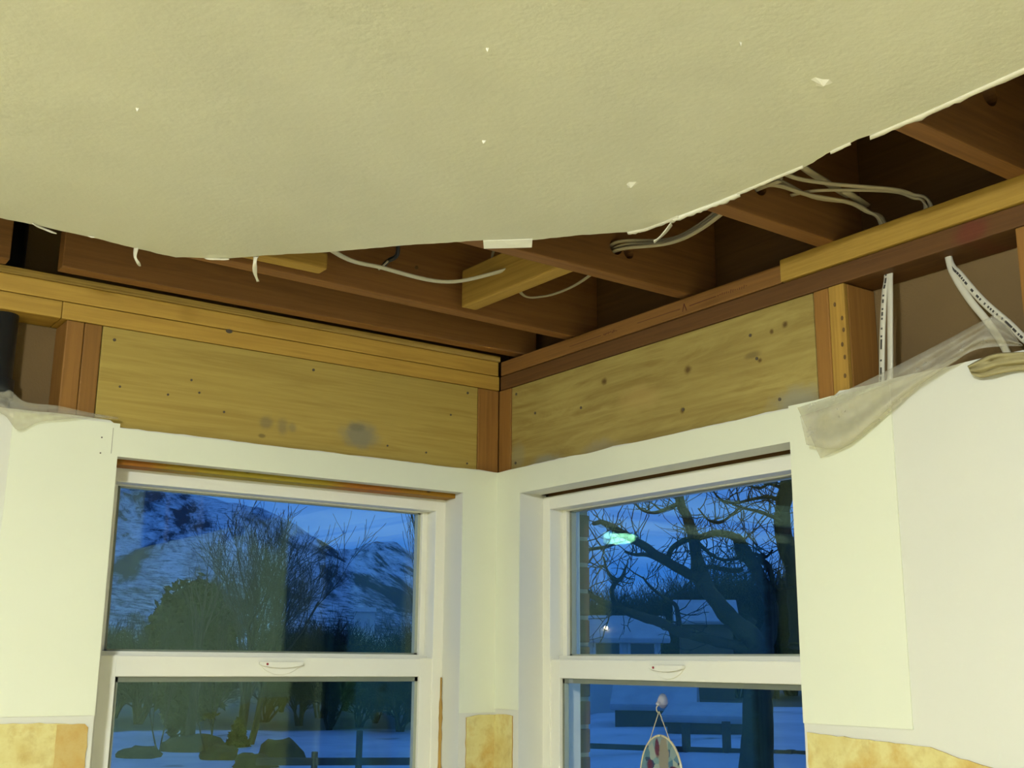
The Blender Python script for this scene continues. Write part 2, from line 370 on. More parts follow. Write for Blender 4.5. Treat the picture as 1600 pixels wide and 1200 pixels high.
# ------------------------------------------------------------------ room shell
bm = bmesh.new(); bx(bm, XR-.1, .23, YB-.1, .23, -.12, 0); floor = struct(obj('floor', bm, M['floor']), 'plank floor of the room')
bm = bmesh.new(); bx(bm, XR-.12, XR, YB-.12, .1, 0, ZTOP); struct(obj('wall_far_side', bm, M['wall']), 'plain cream wall of the room')
bm = bmesh.new(); bx(bm, XR, .12, YB-.12, YB, 0, ZTOP); struct(obj('wall_back', bm, M['wall']), 'plain cream wall of the room')
bm = bmesh.new(); bx(bm, XR, 0, YB, YB+.014, 0, .1, .004); struct(obj('baseboard_back', bm, M['vinyl']))
bm = bmesh.new(); bx(bm, XR, XR+.014, YB+.014, 0, 0, .1, .004); struct(obj('baseboard_far_side', bm, M['vinyl']))

def jag(p, q, step=.013, amp=.003, seed=0):
    p, q = Vector(p), Vector(q); L = (q-p).length; k = max(2, int(L/step)); nrm = Vector((-(q-p).y, (q-p).x)).normalized(); out = []
    for i in range(k):
        t = i/k; c = p.lerp(q, t)
        d = noise.noise(Vector((c.x*16+seed, c.y*16, seed)))*amp*1.6 + noise.noise(Vector((c.x*70+seed, c.y*70, 3)))*amp
        out.append(c+nrm*d)
    return out
def slab(name, outline, z0, z1, mats, parent=None, plane='z'):
    """extrude an outline; side faces take material 1"""
    bm = bmesh.new()
    def P(p, h): return {'z': (p[0], p[1], h), 'y': (p[0], h, p[1]), 'x': (h, p[0], p[1])}[plane]
    k = len(outline)
    vo, _, fo, ov, _, _ = geometry.delaunay_2d_cdt([Vector((p[0], p[1])) for p in outline], [], [list(range(k))], 1, 1e-7)
    lo = [bm.verts.new(P(p, z0)) for p in vo]; hi = [bm.verts.new(P(p, z1)) for p in vo]
    for f in fo: bm.faces.new([lo[q] for q in f]); bm.faces.new([hi[q] for q in reversed(f)])
    idx = {}
    for q, src in enumerate(ov):
        for o2 in src: idx[o2] = q
    for i in range(k):
        a, b = idx[i], idx[(i+1) % k]
        if a == b: continue
        f = bm.faces.new((lo[a], hi[a], hi[b], lo[b])); f.material_index = 1
    return obj(name, bm, mats, parent)

cut = [(0, -2.6), (-.352, -2.6), (-.3512, -1.7195), (-.3482, -1.6222), (-.3462, -1.5589), (-.3476, -1.4941), (-.3560, -1.455), (-.3545, -1.4063), (-.3451, -1.3469),
       (-.3485, -1.2698), (-.3476, -1.1978), (-.3574, -1.069), (-.361, -.989), (-.3757, -.9622), (-.4429, -.8883), (-.4951, -.8206), (-.562, -.7712),
       (-.6629, -.6626), (-.7635, -.5443), (-.8721, -.4324), (-.9166, -.381), (-.9951, -.3322), (-1.0721, -.3383), (-1.176, -.3471), (-1.2567, -.3525), (-1.3218, -.3512), (-1.9, -.35), (-1.9, 0)]
ol = [Vector((XR, 0)), Vector((XR, YB)), Vector((0, YB))]
for i in range(len(cut)-1):
    if i in (0, len(cut)-2): ol.append(Vector(cut[i])); continue
    ol += jag(cut[i], cut[i+1], .012, .0028, 4)
ol.append(Vector(cut[-1]))
ceiling = struct(slab('ceiling', ol, 2.42, 2.4325, [M['ceiling'], M['gypsum']]), 'textured cream plasterboard ceiling, cut back raggedly to show the joists')

# subfloor planks over the joists
for i in range(11):
    x1 = .23-i*.42
    bm = bmesh.new(); bx(bm, x1-.414, x1, YB-.1, .23, ZTOP, ZTOP+.02)
    o_ = obj('subfloor_plank', bm, M['subfloor'], ceiling); 
    if i == 0: o_['label'] = 'dark subfloor boards above the joists'

# joists: y at the bearing wall, and slope towards the room
JO = [(-.286, .075), (-.700, .045), (-1.100, .07), (-1.498, .06), (-1.902, .05), (-2.308, .05), (-2.715, .05), (-3.12, .05), (-3.53, .05), (-3.93, .05), (-4.34, .05)]
def jy(k, x): return JO[k][0]+JO[k][1]*x
joists = []
for k, (y, s) in enumerate(JO):
    xe = XR if k > 1 else XR
    se = s if k < 4 else .02
    joists.append(board('joist', M['joist'], (.089, y+se*.089, ZJ+.1175), (xe, y+se*xe*.4 if k > 0 else y+se*xe*.4, ZJ+.1175), .038, .235, ceiling))
# the joist that runs beside the left wall, cut off short of the drain pipe
board('joist', M['joist_n'], (.06, -.062, ZJ+.1195), (-1.1465, -.062, ZJ+.1195), .038, .235, ceiling, label='reddish joist beside the wall, sawn off short of the black pipe')
board('joist', M['joist_n'], (-1.246, -.058, ZJ+.115), (XR, -.058, ZJ+.115), .038, .235, ceiling)
# rim boards
board('rim_joist', M['rim'], (.12, .112, ZJ+.1275), (XR, .112, ZJ+.1275), .038, .218, ceiling)
board('rim_joist', M['rim'], (.108, .05, ZJ+.1175), (.108, YB, ZJ+.1175), .038, .235, ceiling)
# short block nailed between two joists
board('blocking', M['block'], (-.318, -.335, ZJ+.045), (-.307, -.694, ZJ+.045), .040, .088, ceiling, bev=.004, label='short pale block nailed between two joists')
board('blocking', M['block'], (-.870, -.372, ZJ+.020), (-.70, -.372, ZJ+.020), .038, .036, ceiling, bev=.004, label='pale cleat along a joist behind the ceiling edge')

# holes bored through joists for cables
def disc(name, c, nrm, r, m, parent, h=.004, rz=1.0):
    bm = bmesh.new(); bmesh.ops.create_cone(bm, cap_ends=True, segments=14, radius1=r, radius2=r, depth=h)
    ob = obj(name, bm, m, parent)
    q = Vector((0, 0, 1)).rotation_difference(Vector(nrm)); ob.rotation_mode = 'QUATERNION'; ob.rotation_quaternion = q; ob.location = c; ob.scale = (1, rz, 1)
    return ob
bpy.context.view_layer.update()
for k, x, z, r in ((1, -.205, ZJ+.062, .017), (1, -.17, ZJ+.056, .013), (2, -.205, ZJ+.060, .018), (3, -.10, ZJ+.11, .022)):
    bm = bmesh.new(); bmesh.ops.create_cone(bm, cap_ends=True, segments=20, radius1=r, radius2=r, depth=.16)
    ct = obj('drill', bm, M['joist']); ct.rotation_euler.x = math.pi/2; ct.location = (x, jy(k, x), z)
    md = joists[k].modifiers.new('hole', 'BOOLEAN'); md.operation = 'DIFFERENCE'; md.object = ct; md.solver = 'EXACT'
    bpy.context.view_layer.update(); dg = bpy.context.evaluated_depsgraph_get()
    me = bpy.data.meshes.new_from_object(joists[k].evaluated_get(dg)); joists[k].modifiers.clear(); joists[k].data = me
    bpy.data.objects.remove(ct)
for k, x, z, r in ((1, -.27, ZJ+.09, .005), (0, -.46, ZJ+.07, .004)):
    disc('knot', (x, jy(k, x)-.0195, z), (0, -1, 0), r, M['knot'], ceiling, .003)

# torn ceiling paper, all part of the board
def shred(pts, w, parent=ceiling, m='paper', wd=(1, -1, 0), tw=.5):
    P = catmull(pts, 5); wd = Vector(wd).normalized(); g = []
    for i, p in enumerate(P):
        t = i/(len(P)-1); ww = w*(1-.55*t)*(1+.25*math.sin(9*t+p.x*40))/2; d = (wd+Vector((0, 0, tw*math.sin(3*t)))).normalized()
        g.append([p-d*ww, p+d*ww*.2+Vector((0, .001, .001)), p+d*ww])
    return sheet('torn_paper', g, M[m], parent, .0012)
shred([on('z', 2.421, 213, 387), on('z', 2.41, 212, 392)+Vector((0, 0, -.012)), on('z', 2.40, 217, 402)+Vector((0, 0, -.012)), on('z', 2.39, 219, 416)], .008)
shred([on('z', 2.421, 400, 401), on('z', 2.405, 398, 412), on('z', 2.395, 399, 428), on('z', 2.388, 403, 440)], .011)
shred([on('z', 2.419, 50, 349), on('z', 2.417, 70, 358), on('z', 2.413, 88, 365)], .014, wd=(0, 1, .4))
shred([on('z', 2.419, 138, 369), on('z', 2.416, 148, 371)], .008, wd=(0, 1, .4))
shred([on('z', 2.419, 320, 404), on('z', 2.417, 342, 405), on('z', 2.416, 358, 405)], .010, wd=(0, 1, .4))
shred([on('z', 2.419, 1050, 349), on('z', 2.402, 1040, 362), on('z', 2.393, 1030, 372), on('z', 2.388, 1022, 378)], .030, m='white_pop', wd=(.6, .6, 0), tw=.2)
# rectangular scrap of tape
A = [on('z', 2.4185, 755, 376), on('z', 2.4185, 832, 373.5), on('z', 2.412, 831, 386), on('z', 2.412, 756, 388)]
g = [[A[0].lerp(A[1], t/8), A[0].lerp(A[1], t/8).lerp(A[3].lerp(A[2], t/8), .5)+Vector((0, 0, .001*math.sin(t))), A[3].lerp(A[2], t/8)] for t in range(9)]
sheet('paper_tape', g, M['white_pop'], ceiling, .002, False)['label'] = 'bright rectangular scrap of paper tape on the cut ceiling edge'
# frayed paper ribbon curling down along the right-hand cut
def fray(pts, amp, w, seed, m='paper'):
    P = []
    for a, b in zip(pts[:-1], pts[1:]):
        k = 7
        for i in range(k): P.append(Vector(a).lerp(Vector(b), i/k))
    P.append(Vector(pts[-1])); g = []
    for i, p in enumerate(P):
        a = noise.noise(Vector((i*.61+seed, seed, 0))); c = noise.noise(Vector((i*.9, seed+5, 2)))
        wd = w*(.55+.9*abs(a)); e = Vector((.70, .5, 0)) if pts[0][0] > -.4 else Vector((.4, .8, 0))
        g.append([p-e*.006, p+e*wd*.35+Vector((0, 0, -amp*(.4+abs(c)))), p+e*wd+Vector((0, 0, -amp*(.2+c)))])
    return sheet('torn_paper', g, M[m], ceiling, .0015)
zz = 2.4195
fray([(-.3757, -.955, zz), (-.362, -.985, zz), (-.3574, -1.03, zz), (-.3574, -1.069, zz)], .003, .008, 1)
fray([(-.3574, -1.045, zz), (-.352, -1.10, zz), (-.348, -1.15, zz), (-.346, -1.205, zz)], .004, .016, 2, 'white_pop')
fray([(-.3476, -1.20, zz), (-.347, -1.27, zz), (-.3451, -1.34, zz)], .002, .006, 3)
fray([(-.352, -1.40, zz), (-.3535, -1.44, zz)], .002, .006, 4)
fray([(-.3476, -1.47, zz), (-.3462, -1.5589, zz), (-.3482, -1.6222, zz), (-.3512, -1.7195, zz), (-.352, -1.85, zz)], .003, .014, 5)
#fray([(-.9951, -.3322, zz), (-.9166, -.381, zz), (-.8721, -.4324, zz), (-.7635, -.5443, zz), (-.6629, -.6626, zz), (-.58, -.755, zz)], .001, .004, 6)
# blown nail heads and paint chips in the ceiling
def chip(x, y, r, seed):
    bm = bmesh.new(); c = bm.verts.new((.3*r, 0, -.005)); ring = []
    for k in range(9):
        a = 2*math.pi*k/9; rr = r*(.6+.55*abs(math.sin(2.1*k+seed)))
        ring.append(bm.verts.new((math.cos(a)*rr*1.25, math.sin(a)*rr*.8, .0006)))
    for k in range(9): bm.faces.new((c, ring[k], ring[(k+1) % 9]))
    bm.faces.new(list(reversed(ring)))
    ob = obj('nail_pop', bm, M['white_pop'], ceiling); ob.location = (x, y, 2.42); ob.rotation_euler.z = seed
for i, (x, y, r) in enumerate(((-.5379, -1.5406, .0150), (-.5156, -1.1278, .0120), (-.8021, -1.1215, .003), (-1.2585, -.9179, .003), (-.95, -1.35, .002), (-.70, -1.55, .002))): chip(x, y, r, i*1.3)

# ------------------------------------------------------------------ window walls
def to_r(ob):                    # the right-hand wall: a wall built like the left one, turned about the corner
    return ob
def wallboard(name, side):
    """cut wallboard with a window opening; s runs away from the corner"""
    a, b = (abs(LX1), abs(LX0)) if side == 'L' else (abs(RY0), abs(RY1))
    ZH = ZHS[side]; far = abs(XR) if side == 'L' else abs(YB)
    cutend = 1.9 if side == 'L' else 2.6
    sg = -1
    zt = (lambda s: ZC+.003*noise.noise(Vector((s*9, 3.3 if side == 'L' else 8.1, 0)))+.0018*noise.noise(Vector((s*60, 1, 4)))
          + ((.014 if s > 1.0 else 0) if side == 'L' else (.012 if s > 1.1 else 0)))
    # one outline with the opening joined by a slit avoided: build as four plates
    bm = bmesh.new()
    def plate(s0, s1, z0, z1, top=False, d0=T, d1=0.0):
        k = max(1, int((s1-s0)/.02)) if top else 1
        for i in range(k):
            p, q = s0+(s1-s0)*i/k, s0+(s1-s0)*(i+1)/k
            za, zb = (zt(p), zt(q)) if top else (z1, z1)
            co = [(p, d0, z0), (q, d0, z0), (q, d0, zb), (p, d0, za), (p, d1, z0), (q, d1, z0), (q, d1, zb), (p, d1, za)]
            v = [bm.verts.new((sg*s, d, z) if side == 'L' else (d, sg*s, z)) for s, d, z in co]
            for idx in ((0, 1, 2, 3), (4, 7, 6, 5), (0, 4, 5, 1)): bm.faces.new([v[j] for j in idx])
            f = bm.faces.new([v[j] for j in (3, 2, 6, 7)]); f.material_index = 1
            if i == 0: bm.faces.new([v[j] for j in (0, 3, 7, 4)])
            if i == k-1: bm.faces.new([v[j] for j in (1, 5, 6, 2)])
    c0 = abs(T)*0 if side == 'L' else 0
    plate(0, a, 0, ZC, True); plate(a, b, ZH, ZC, True); plate(b, cutend, 0, ZC, True); plate(a, b, 0, ZS)
    plate(cutend, far, 0, 2.42)
    # returns lining the opening
    dep = .066
    plate(a-.0125, a, ZS, ZH+.0, d0=0, d1=dep); plate(b, b+.0125, ZS, ZH, d0=0, d1=dep)
    plate(a-.0125, b+.0125, ZH, ZH+.0125, d0=0, d1=.018 if side == 'L' else .049); plate(a-.0125, b+.0125, ZS-.02, ZS, d0=0, d1=dep)
    bmesh.ops.remove_doubles(bm, verts=bm.verts, dist=1e-5)
    return obj(name, bm, [M['wall'], M['gypsum']])
wall_l = struct(wallboard('wall_left', 'L'), 'cream wall with window, plasterboard cut away above the window')
wall_r = struct(wallboard('wall_right', 'R'), 'cream wall with window, plasterboard cut away above the window')

# brighter painted surround panels around the windows (skim a couple of millimetres proud)
def surround(side):
    a, b = (abs(LX1), abs(LX0)) if side == 'L' else (abs(RY0), abs(RY1)); e = 1.195 if side == 'L' else 1.229; zb = 1.548 if side == 'L' else 1.557
    ZH = ZHS[side]
    bm = bmesh.new(); d0, d1 = T-.0022, T+.0004
    def pl(s0, s1, z0, z1, top=False):
        k = max(1, int((s1-s0)/.03)) if top else 1
        for i in range(k):
            p, q = s0+(s1-s0)*i/k, s0+(s1-s0)*(i+1)/k
            f = lambda s: z1-.002+.0022*noise.noise(Vector((s*14, 5, 1))) if top else z1
            co = [(p, d0, z0), (q, d0, z0), (q, d0, f(q)), (p, d0, f(p)), (p, d1, z0), (q, d1, z0), (q, d1, f(q)), (p, d1, f(p))]
            v = [bm.verts.new((-s, d, z) if side == 'L' else (d, -s, z)) for s, d, z in co]
            for idx in ((0, 1, 2, 3), (4, 7, 6, 5), (0, 4, 5, 1), (3, 2, 6, 7)): bm.faces.new([v[j] for j in idx])
            if i == 0: bm.faces.new([v[j] for j in (0, 3, 7, 4)])
            if i == k-1: bm.faces.new([v[j] for j in (1, 5, 6, 2)])
    pl(-T, a+.0006, zb-.01, ZC, True); pl(a+.0006, b-.0006, ZH-.0006, ZC, True); pl(b-.0006, e, zb, ZC+(.010 if side == 'L' else .006), True)
    bmesh.ops.remove_doubles(bm, verts=bm.verts, dist=1e-5)
    ob = obj('window_surround', bm, M['wall_new'], wall_l if side == 'L' else wall_r); ob['label'] = 'smooth cream painted surround of the window'
surround('L'); surround('R')

# framing of the left wall
board('top_plate', M['plate_y'], (-.004, .0445, (Z1+Z2)/2), (XR, .0445, (Z1+Z2)/2), .089, Z1-Z2-.0012, wall_l, label='upper yellow top plate of the wall frame')
board('top_plate', M['plate_y'], (-.0005, .0445, (Z2+Z3)/2), (-1.118, .0445, (Z2+Z3)/2), .089, Z2-Z3-.0012, wall_l, label='lower yellow top plate of the wall frame')
board('top_plate', M['plate_y'], (-1.119, .0445, (Z2+Z3)/2), (XR, .0445, (Z2+Z3)/2), .089, Z2-Z3-.0012, wall_l)
board('furring_strip', M['strip'], (.0, .043, Z1+.0075), (XR, .043, Z1+.0075), .090, .0145, wall_l, bev=.001, label='thin layered strip lying on the top plate')
board('header', M['headL'], (-1.031, .020, HC), (-.068, .020, HC), .038, HH, wall_l, bev=.002, label='wide pale header plank with a grey plaster smear')
for x in (-1.0885, -1.0510):
    board('stud', M['stud_r'], (x, .0445, 0), (x, .0445, Z3-.0005), .0365, .089, wall_l, wdir=(0, 1, 0))
for x in (-1.50, -1.92, -2.35, -2.8):
    board('stud', M['stud_r'], (x, .0445, 0), (x, .0445, Z3-.0005), .0365, .089, wall_l, wdir=(0, 1, 0))
board('corner_post', M['stud_r'], (-.0335, .046, 0), (-.0335, .046, Z3-.0005), .065, .089, wall_l, wdir=(0, 1, 0), label='reddish post in the corner')
# framing of the right wall
board('top_plate', M['plate_r'], (.0445, -.004, (Z1+Z2)/2), (.0445, -.9805, (Z1+Z2)/2), .089, Z1-Z2-.0012, wall_r, label='reddish stamped top plate')
board('top_plate', M['plate_y'], (.0395, -.982, (Z1+.0075+Z2)/2), (.0395, YB, (Z1+.0075+Z2)/2), .089, Z1+.0075-Z2-.0008, wall_r, label='yellow top plate butted against the reddish one')
board('top_plate', M['plate_r2'], (.0455, -.001, (Z2+Z3)/2), (.0455, YB, (Z2+Z3)/2), .089, Z2-Z3-.0012, wall_r, label='dark reddish lower top plate')
board('header', M['headR'], (.022, -.052, HC), (.022, -1.054, HC), .038, HH, wall_r, bev=.002, label='wide knotty header plank with grey stains')
board('stud', M['stud_r'], (.0445, -1.0753, 0), (.0445, -1.0753, Z3-.0005), .0355, .089, wall_r, wdir=(1, 0, 0))
board('stud_strip', M['stud_y'], (.0045, -1.1125, 0), (.0045, -1.1125, Z3-.0005), .0365, .011, wall_r, wdir=(1, 0, 0), label='yellow strip with dark spots on the face of a stud')
board('stud', M['stud_r'], (.0495, -1.1125, 0), (.0495, -1.1125, Z3-.0005), .0365, .079, wall_r, wdir=(1, 0, 0))
for y in (-1.497, -1.90, -2.31, -2.72, -3.5):
    board('stud', M['stud_r'], (.0445, y, 0), (.0445, y, Z3-.0005), .037, .089, wall_r, wdir=(1, 0, 0))
board('corner_post', M['stud_r'], (.040, -.024, 0), (.040, -.024, Z3-.0005), .053, .080, wall_r, wdir=(1, 0, 0))
# the faint stamp on the reddish plate
vs, fs = [], []
def mark(y0, z0, y1, z1, w=.0012):
    a, b = Vector((-.0004, y0, z0)), Vector((-.0004, y1, z1)); d = (b-a).normalized(); nn = Vector((0, -d.z, d.y))*w/2; k = len(vs)
    for p in (a-nn, b-nn, b+nn, a+nn): vs.append(tuple(p))
    for p in (a-nn, b-nn, b+nn, a+nn): vs.append((p.x+.0006, p.y, p.z))
    fs.extend([(k, k+1, k+2, k+3), (k+7, k+6, k+5, k+4), (k, k+4, k+5, k+1), (k+1, k+5, k+6, k+2), (k+2, k+6, k+7, k+3), (k+3, k+7, k+4, k)])
zc_ = Z2+.0175
mark(-.6985, zc_-.008, -.7035, zc_+.009, .0022); mark(-.7035, zc_+.009, -.7105, zc_-.008, .0022)
mark(-.30, zc_, -.42, zc_+.001, .0014); mark(-.55, zc_+.001, -.69, zc_, .0014); mark(-.72, zc_, -.80, zc_+.001, .0018)
for i in range(26):
    y = -.43-.0042*i if i < 12 else -.805-.0062*(i-12)
    mark(y, zc_+.001-.0035*(rnd.random()), y-.0022, zc_+.001+.004*rnd.random(), .0016)
pyobj('stamp', vs, fs, M['ink_w'], wall_r)['label'] = 'worn brown lumber stamp with a caret mark'
# nail heads and nail holes in the headers
for (x, z) in ((-1.0052, 2.3254), (-.5364, 2.3295), (-.10, 2.334), (-.098, 2.150), (-.83, 2.262), (-.81, 2.236), (-.88, 2.222), (-.33, 2.17), (-.22, 2.165), (-.985, 2.225), (-.75, 2.2), (-.15, 2.27)):
    disc('nail', (x, .0006, z), (0, 1, 0), .0034 if z > 2.3 else .0026, M['nail'], wall_l, .002)
for (y, z) in ((-.072, 2.332), (-.071, 2.152), (-.155, 2.268), (-.905, 2.2535), (-.89, 2.305), (-.69, 2.186), (-.96, 2.16), (-.34, 2.25)):
    disc('nail', (.0026, y, z), (1, 0, 0), .0035, M['nail'], wall_r, .002)
disc('knot', (-.751, .0, 2.388), (0, 1, 0), .008, M['nail'], wall_l, .0012, .6)
for (z, dy) in ((2.175, -.010), (2.21, -.012), (2.235, -.008), (2.262, -.013), (2.285, -.011), (2.315, .004)):
    disc('knot', (-.0012, -1.1125+dy, z), (1, 0, 0), .0045, M['knot'], wall_r, .0012, .6)
# screw marks on the surround
for z in (2.075, 2.108): disc('nail', (-1.018, T-.0023, z), (0, 1, 0), .0016, M['nail'], wall_l, .0012)

bm = bmesh.new(); bx(bm, -.9965, -.9955, T-.0027, T-.0018, 2.0765, 2.131); obj('pencil_line', bm, M['vinyl_line'], wall_l)
# sheathing with the window holes
def shell(name, d0, d1, m, side, parent, grow, zmax):
    a, b = (abs(LX1), abs(LX0)) if side == 'L' else (abs(RY0), abs(RY1)); far = abs(XR) if side == 'L' else abs(YB)
    bm = bmesh.new()
    for s0, s1, z0, z1 in ((-d0, a-grow, -.6, zmax), (a-grow, b+grow, ZH+.02, zmax), (a-grow, b+grow, -.6, ZS-.03), (b+grow, far, -.6, zmax)):
        if side == 'L': bx(bm, -s1, -s0, d0, d1, z0, z1)
        else: bx(bm, d0, d1, -s1, -s0, z0, z1)
    return obj(name, bm, m, parent)
shell('sheathing', .0895, .1015, M['sheath'], 'L', wall_l, .0, ZTOP)['label'] = 'brown fibreboard sheathing behind the studs'
shell('sheathing', .0895, .1015, M['sheath'], 'R', wall_r, .0, ZTOP)['label'] = 'brown fibreboard sheathing behind the studs'
# brick veneer outside, its mortar body and the bricks next to the openings
def veneer(side, parent):
    a, b = (abs(LX1), abs(LX0)) if side == 'L' else (abs(RY0), abs(RY1)); far = abs(XR) if side == 'L' else abs(YB)
    bm = bmesh.new(); d0, d1 = .120, .222
    e0, e1 = a-.028, b+.012
    for s0, s1, z0, z1 in ((-d0, e0, -.6, ZTOP), (e0, e1, ZH+.05, ZTOP), (e0, e1, -.6, ZS-.06), (e1, far, -.6, ZTOP)):
        if side == 'L': bx(bm, -s1, -s0, d0, d1, z0, z1)
        else: bx(bm, d0, d1, -s1, -s0, z0, z1)
    obj('mortar_bed', bm, M['mortar'], parent)
    bm = bmesh.new(); bx(bm, -.095, .095, -.053, .053, -.0285, .0285, .004)
    bme = bpy.data.meshes.new('brick'); bm.to_mesh(bme); bm.free(); bme.materials.append(M['brick'])
    zc = ZS-.02; k = 0
    while zc < ZH+.12:
        for e, sgn in ((e0, -1), (e1, 1)):
            ob = bpy.data.objects.new('brick', bme); C.objects.link(ob); ob.parent = parent
            s = e+sgn*(.091+.0015*rnd.random()-(.0 if k % 2 else .0)); d = .1725+.002*(rnd.random()-.5)
            if side == 'L': ob.location = (-s, d, zc)
            else: ob.location = (d, -s, zc); ob.rotation_euler.z = math.pi/2
        zc += .067; k += 1
veneer('L', wall_l); veneer('R', wall_r)

# ------------------------------------------------------------------ windows (vinyl single-hung)
def window(name, side, label):
    a, b = (abs(LX1), abs(LX0)) if side == 'L' else (abs(RY0), abs(RY1))
    f0 = .066 if side == 'L' else .057
    root = struct(empty(name, (-(a+b)/2, f0, ZS) if side == 'L' else (f0, -(a+b)/2, ZS)), label)
    def B(bm, s0, s1, d0, d1, z0, z1, bev=.002):
        ox, oy, oz = root.location
        if side == 'L': bx(bm, -s1-ox, -s0-ox, d0-oy, d1-oy, z0-oz, z1-oz, bev)
        else: bx(bm, d0-ox, d1-ox, -s1-oy, -s0-oy, z0-oz, z1-oz, bev)
    zt = 2.062 if side == 'L' else 2.0635; tr = zt-2.031; jw = .031; a2, b2 = a-.003, b+.003; d1 = f0+.095
    bm = bmesh.new()
    B(bm, a2, a2+jw, f0, d1, ZS, zt); B(bm, b2-jw, b2, f0, d1, ZS, zt); B(bm, a2, b2, f0+.0005, d1, zt-tr, zt); B(bm, a2, b2, f0, d1, ZS, ZS+.035)
    fr = obj('window_frame', bm, M['vinyl'], root); fr['label'] = 'white vinyl window frame'
    # upper fixed sash, set deep
    u0 = f0+.040; sa, sb = a2+jw, b2-jw; zm = 1.6745
    bm = bmesh.new(); B(bm, sa, sa+.016, u0, u0+.035, zm-.03, zt-tr+.002); B(bm, sb-.016, sb, u0, u0+.035, zm-.03, zt-tr+.002); B(bm, sa, sb, u0, u0+.035, zt-tr-.0025, zt-tr+.004); B(bm, sa, sb, f0+.028, u0+.035, zm-.036, zm)
    us = obj('upper_sash', bm, M['vinyl'], root)
    bm = bmesh.new()
    for s0, s1, z0, z1 in ((sa+.016, sa+.024, zm, zt-tr), (sb-.024, sb-.016, zm, zt-tr), (sa+.016, sb-.016, zt-tr-.005, zt-tr-.001), (sa+.016, sb-.016, zm, zm+.004)): B(bm, s0, s1, u0+.010, u0+.024, z0, z1, 0)
    obj('glazing_spacer', bm, M['spacer'], us)
    for q in (.010, .020):
        bm = bmesh.new(); B(bm, sa+.014, sb-.014, u0+q, u0+q+.003, zm-.004, zt-tr+.001, 0); obj('pane', bm, M['glass'], us)
    # lower sash, sliding in front
    l0 = f0+.004; l1 = l0+.030; zr = 1.6655; rb = 1.6215
    bm = bmesh.new(); sw = .034
    B(bm, sa-.001, sa+sw, l0, l1, ZS+.035, zr); B(bm, sb-sw, sb+.001, l0, l1, ZS+.035, zr); B(bm, sa+sw-.003, sb-sw+.003, l0+.0004, l1, rb, zr, .003); B(bm, sa+sw, sb-sw, l0, l1, ZS+.035, ZS+.085)
    ls = obj('lower_sash', bm, M['vinyl'], root)
    bm = bmesh.new()
    for s0, s1, z0, z1 in ((sa+sw, sa+sw+.008, ZS+.085, rb), (sb-sw-.008, sb-sw, ZS+.085, rb), (sa+sw, sb-sw, rb-.011, rb)): B(bm, s0, s1, l0+.009, l0+.022, z0, z1, 0)
    obj('glazing_spacer', bm, M['spacer'], ls)
    for q in (.009, .019):
        bm = bmesh.new(); B(bm, sa+sw-.003, sb-sw+.003, l0+q, l0+q+.003, ZS+.08, rb+.003, 0); obj('pane', bm, M['glass'], ls)
    # thin line where the sash meets the upper rail
    bm = bmesh.new(); B(bm, sa, sb, l0+.006, l0+.024, zr-.001, zr+.0015, 0); obj('weather_strip', bm, M['vinyl'], ls)
    # cam latch: half-moon base, curved lever, red dot
    mid = .5505 if side == 'L' else .5625
    ox, oy, oz = root.location
    def pt(s, d, z): return (-s-ox, d-oy, z-oz) if side == 'L' else (d-ox, -s-oy, z-oz)
    def half(name, w, h, zt_, d0, d1, sag, m, par, k=14):
        bm = bmesh.new(); lo, hi = [], []
        pr = [(-w/2+w*i/k, zt_) for i in range(k+1)]+[(w/2-w*i/k, zt_-h*(sag+(1-sag)*math.sin(math.pi*i/k)**.7)) for i in range(k+1)]
        for s, z in pr: lo.append(bm.verts.new(pt(mid+s, d0, z))); hi.append(bm.verts.new(pt(mid+s, d1, z)))
        bm.faces.new(lo); bm.faces.new(list(reversed(hi)))
        for i in range(len(pr)): bm.faces.new((lo[i], hi[i], hi[(i+1) % len(pr)], lo[(i+1) % len(pr)]))
        ob = obj(name, bm, m, par); md = ob.modifiers.new('b', 'BEVEL'); md.width = .0012; md.segments = 2; return ob
    lt = half('latch', .098, .026, 1.6515, l0-.003, l0+.002, .15, M['vinyl'], ls); lt['label'] = 'white curved sash latch'
    half('latch_lever', .106, .014, 1.655, l0-.011, l0-.002, .5, M['vinyl'], lt)
    sred = mid+(.036 if side == 'L' else -.036)
    rd = disc('indicator_dot', pt(sred, l0-.0115, 1.6495), (0, 1, 0) if side == 'L' else (1, 0, 0), .0026, M['red'], lt, .002)
    return root
w1 = window('window_1', 'L', 'white vinyl sash window looking to the snowy mountain')
w2 = window('window_2', 'R', 'white vinyl sash window looking to the gnarled tree')
# bare timber above the left window frame, dark shim gap above the right one
board('bare_strip', M['bare'], (LX0-.005, .0755, ZH+.005), (LX1+.005, .0755, ZH+.005), .110, .028, wall_l, bev=.001, label='bare stained wood strip above the window frame')
board('shim', M['stud_r'], (.110, RY0+.005, ZH+.006), (.110, RY1-.005, ZH+.006), .066, .024, wall_r, bev=.001)
# rusty glue line down the jamb
g = []
for i in range(30):
    z = 1.62-.012*i; t = i/29; w = (.0008 if i < 5 else .0030+.0060*abs(noise.noise(Vector((i*.7, 2, 0)))))
    g.append([Vector((LX1-.001, .066-w*1.6, z)), Vector((LX1-.0022, .062, z)), Vector((LX1-.004-w*.6, .0655, z))])
sheet('glue_line', g, M['stain_edge'], wall_l, .001)['label'] = 'rusty brown glue line down the window jamb'

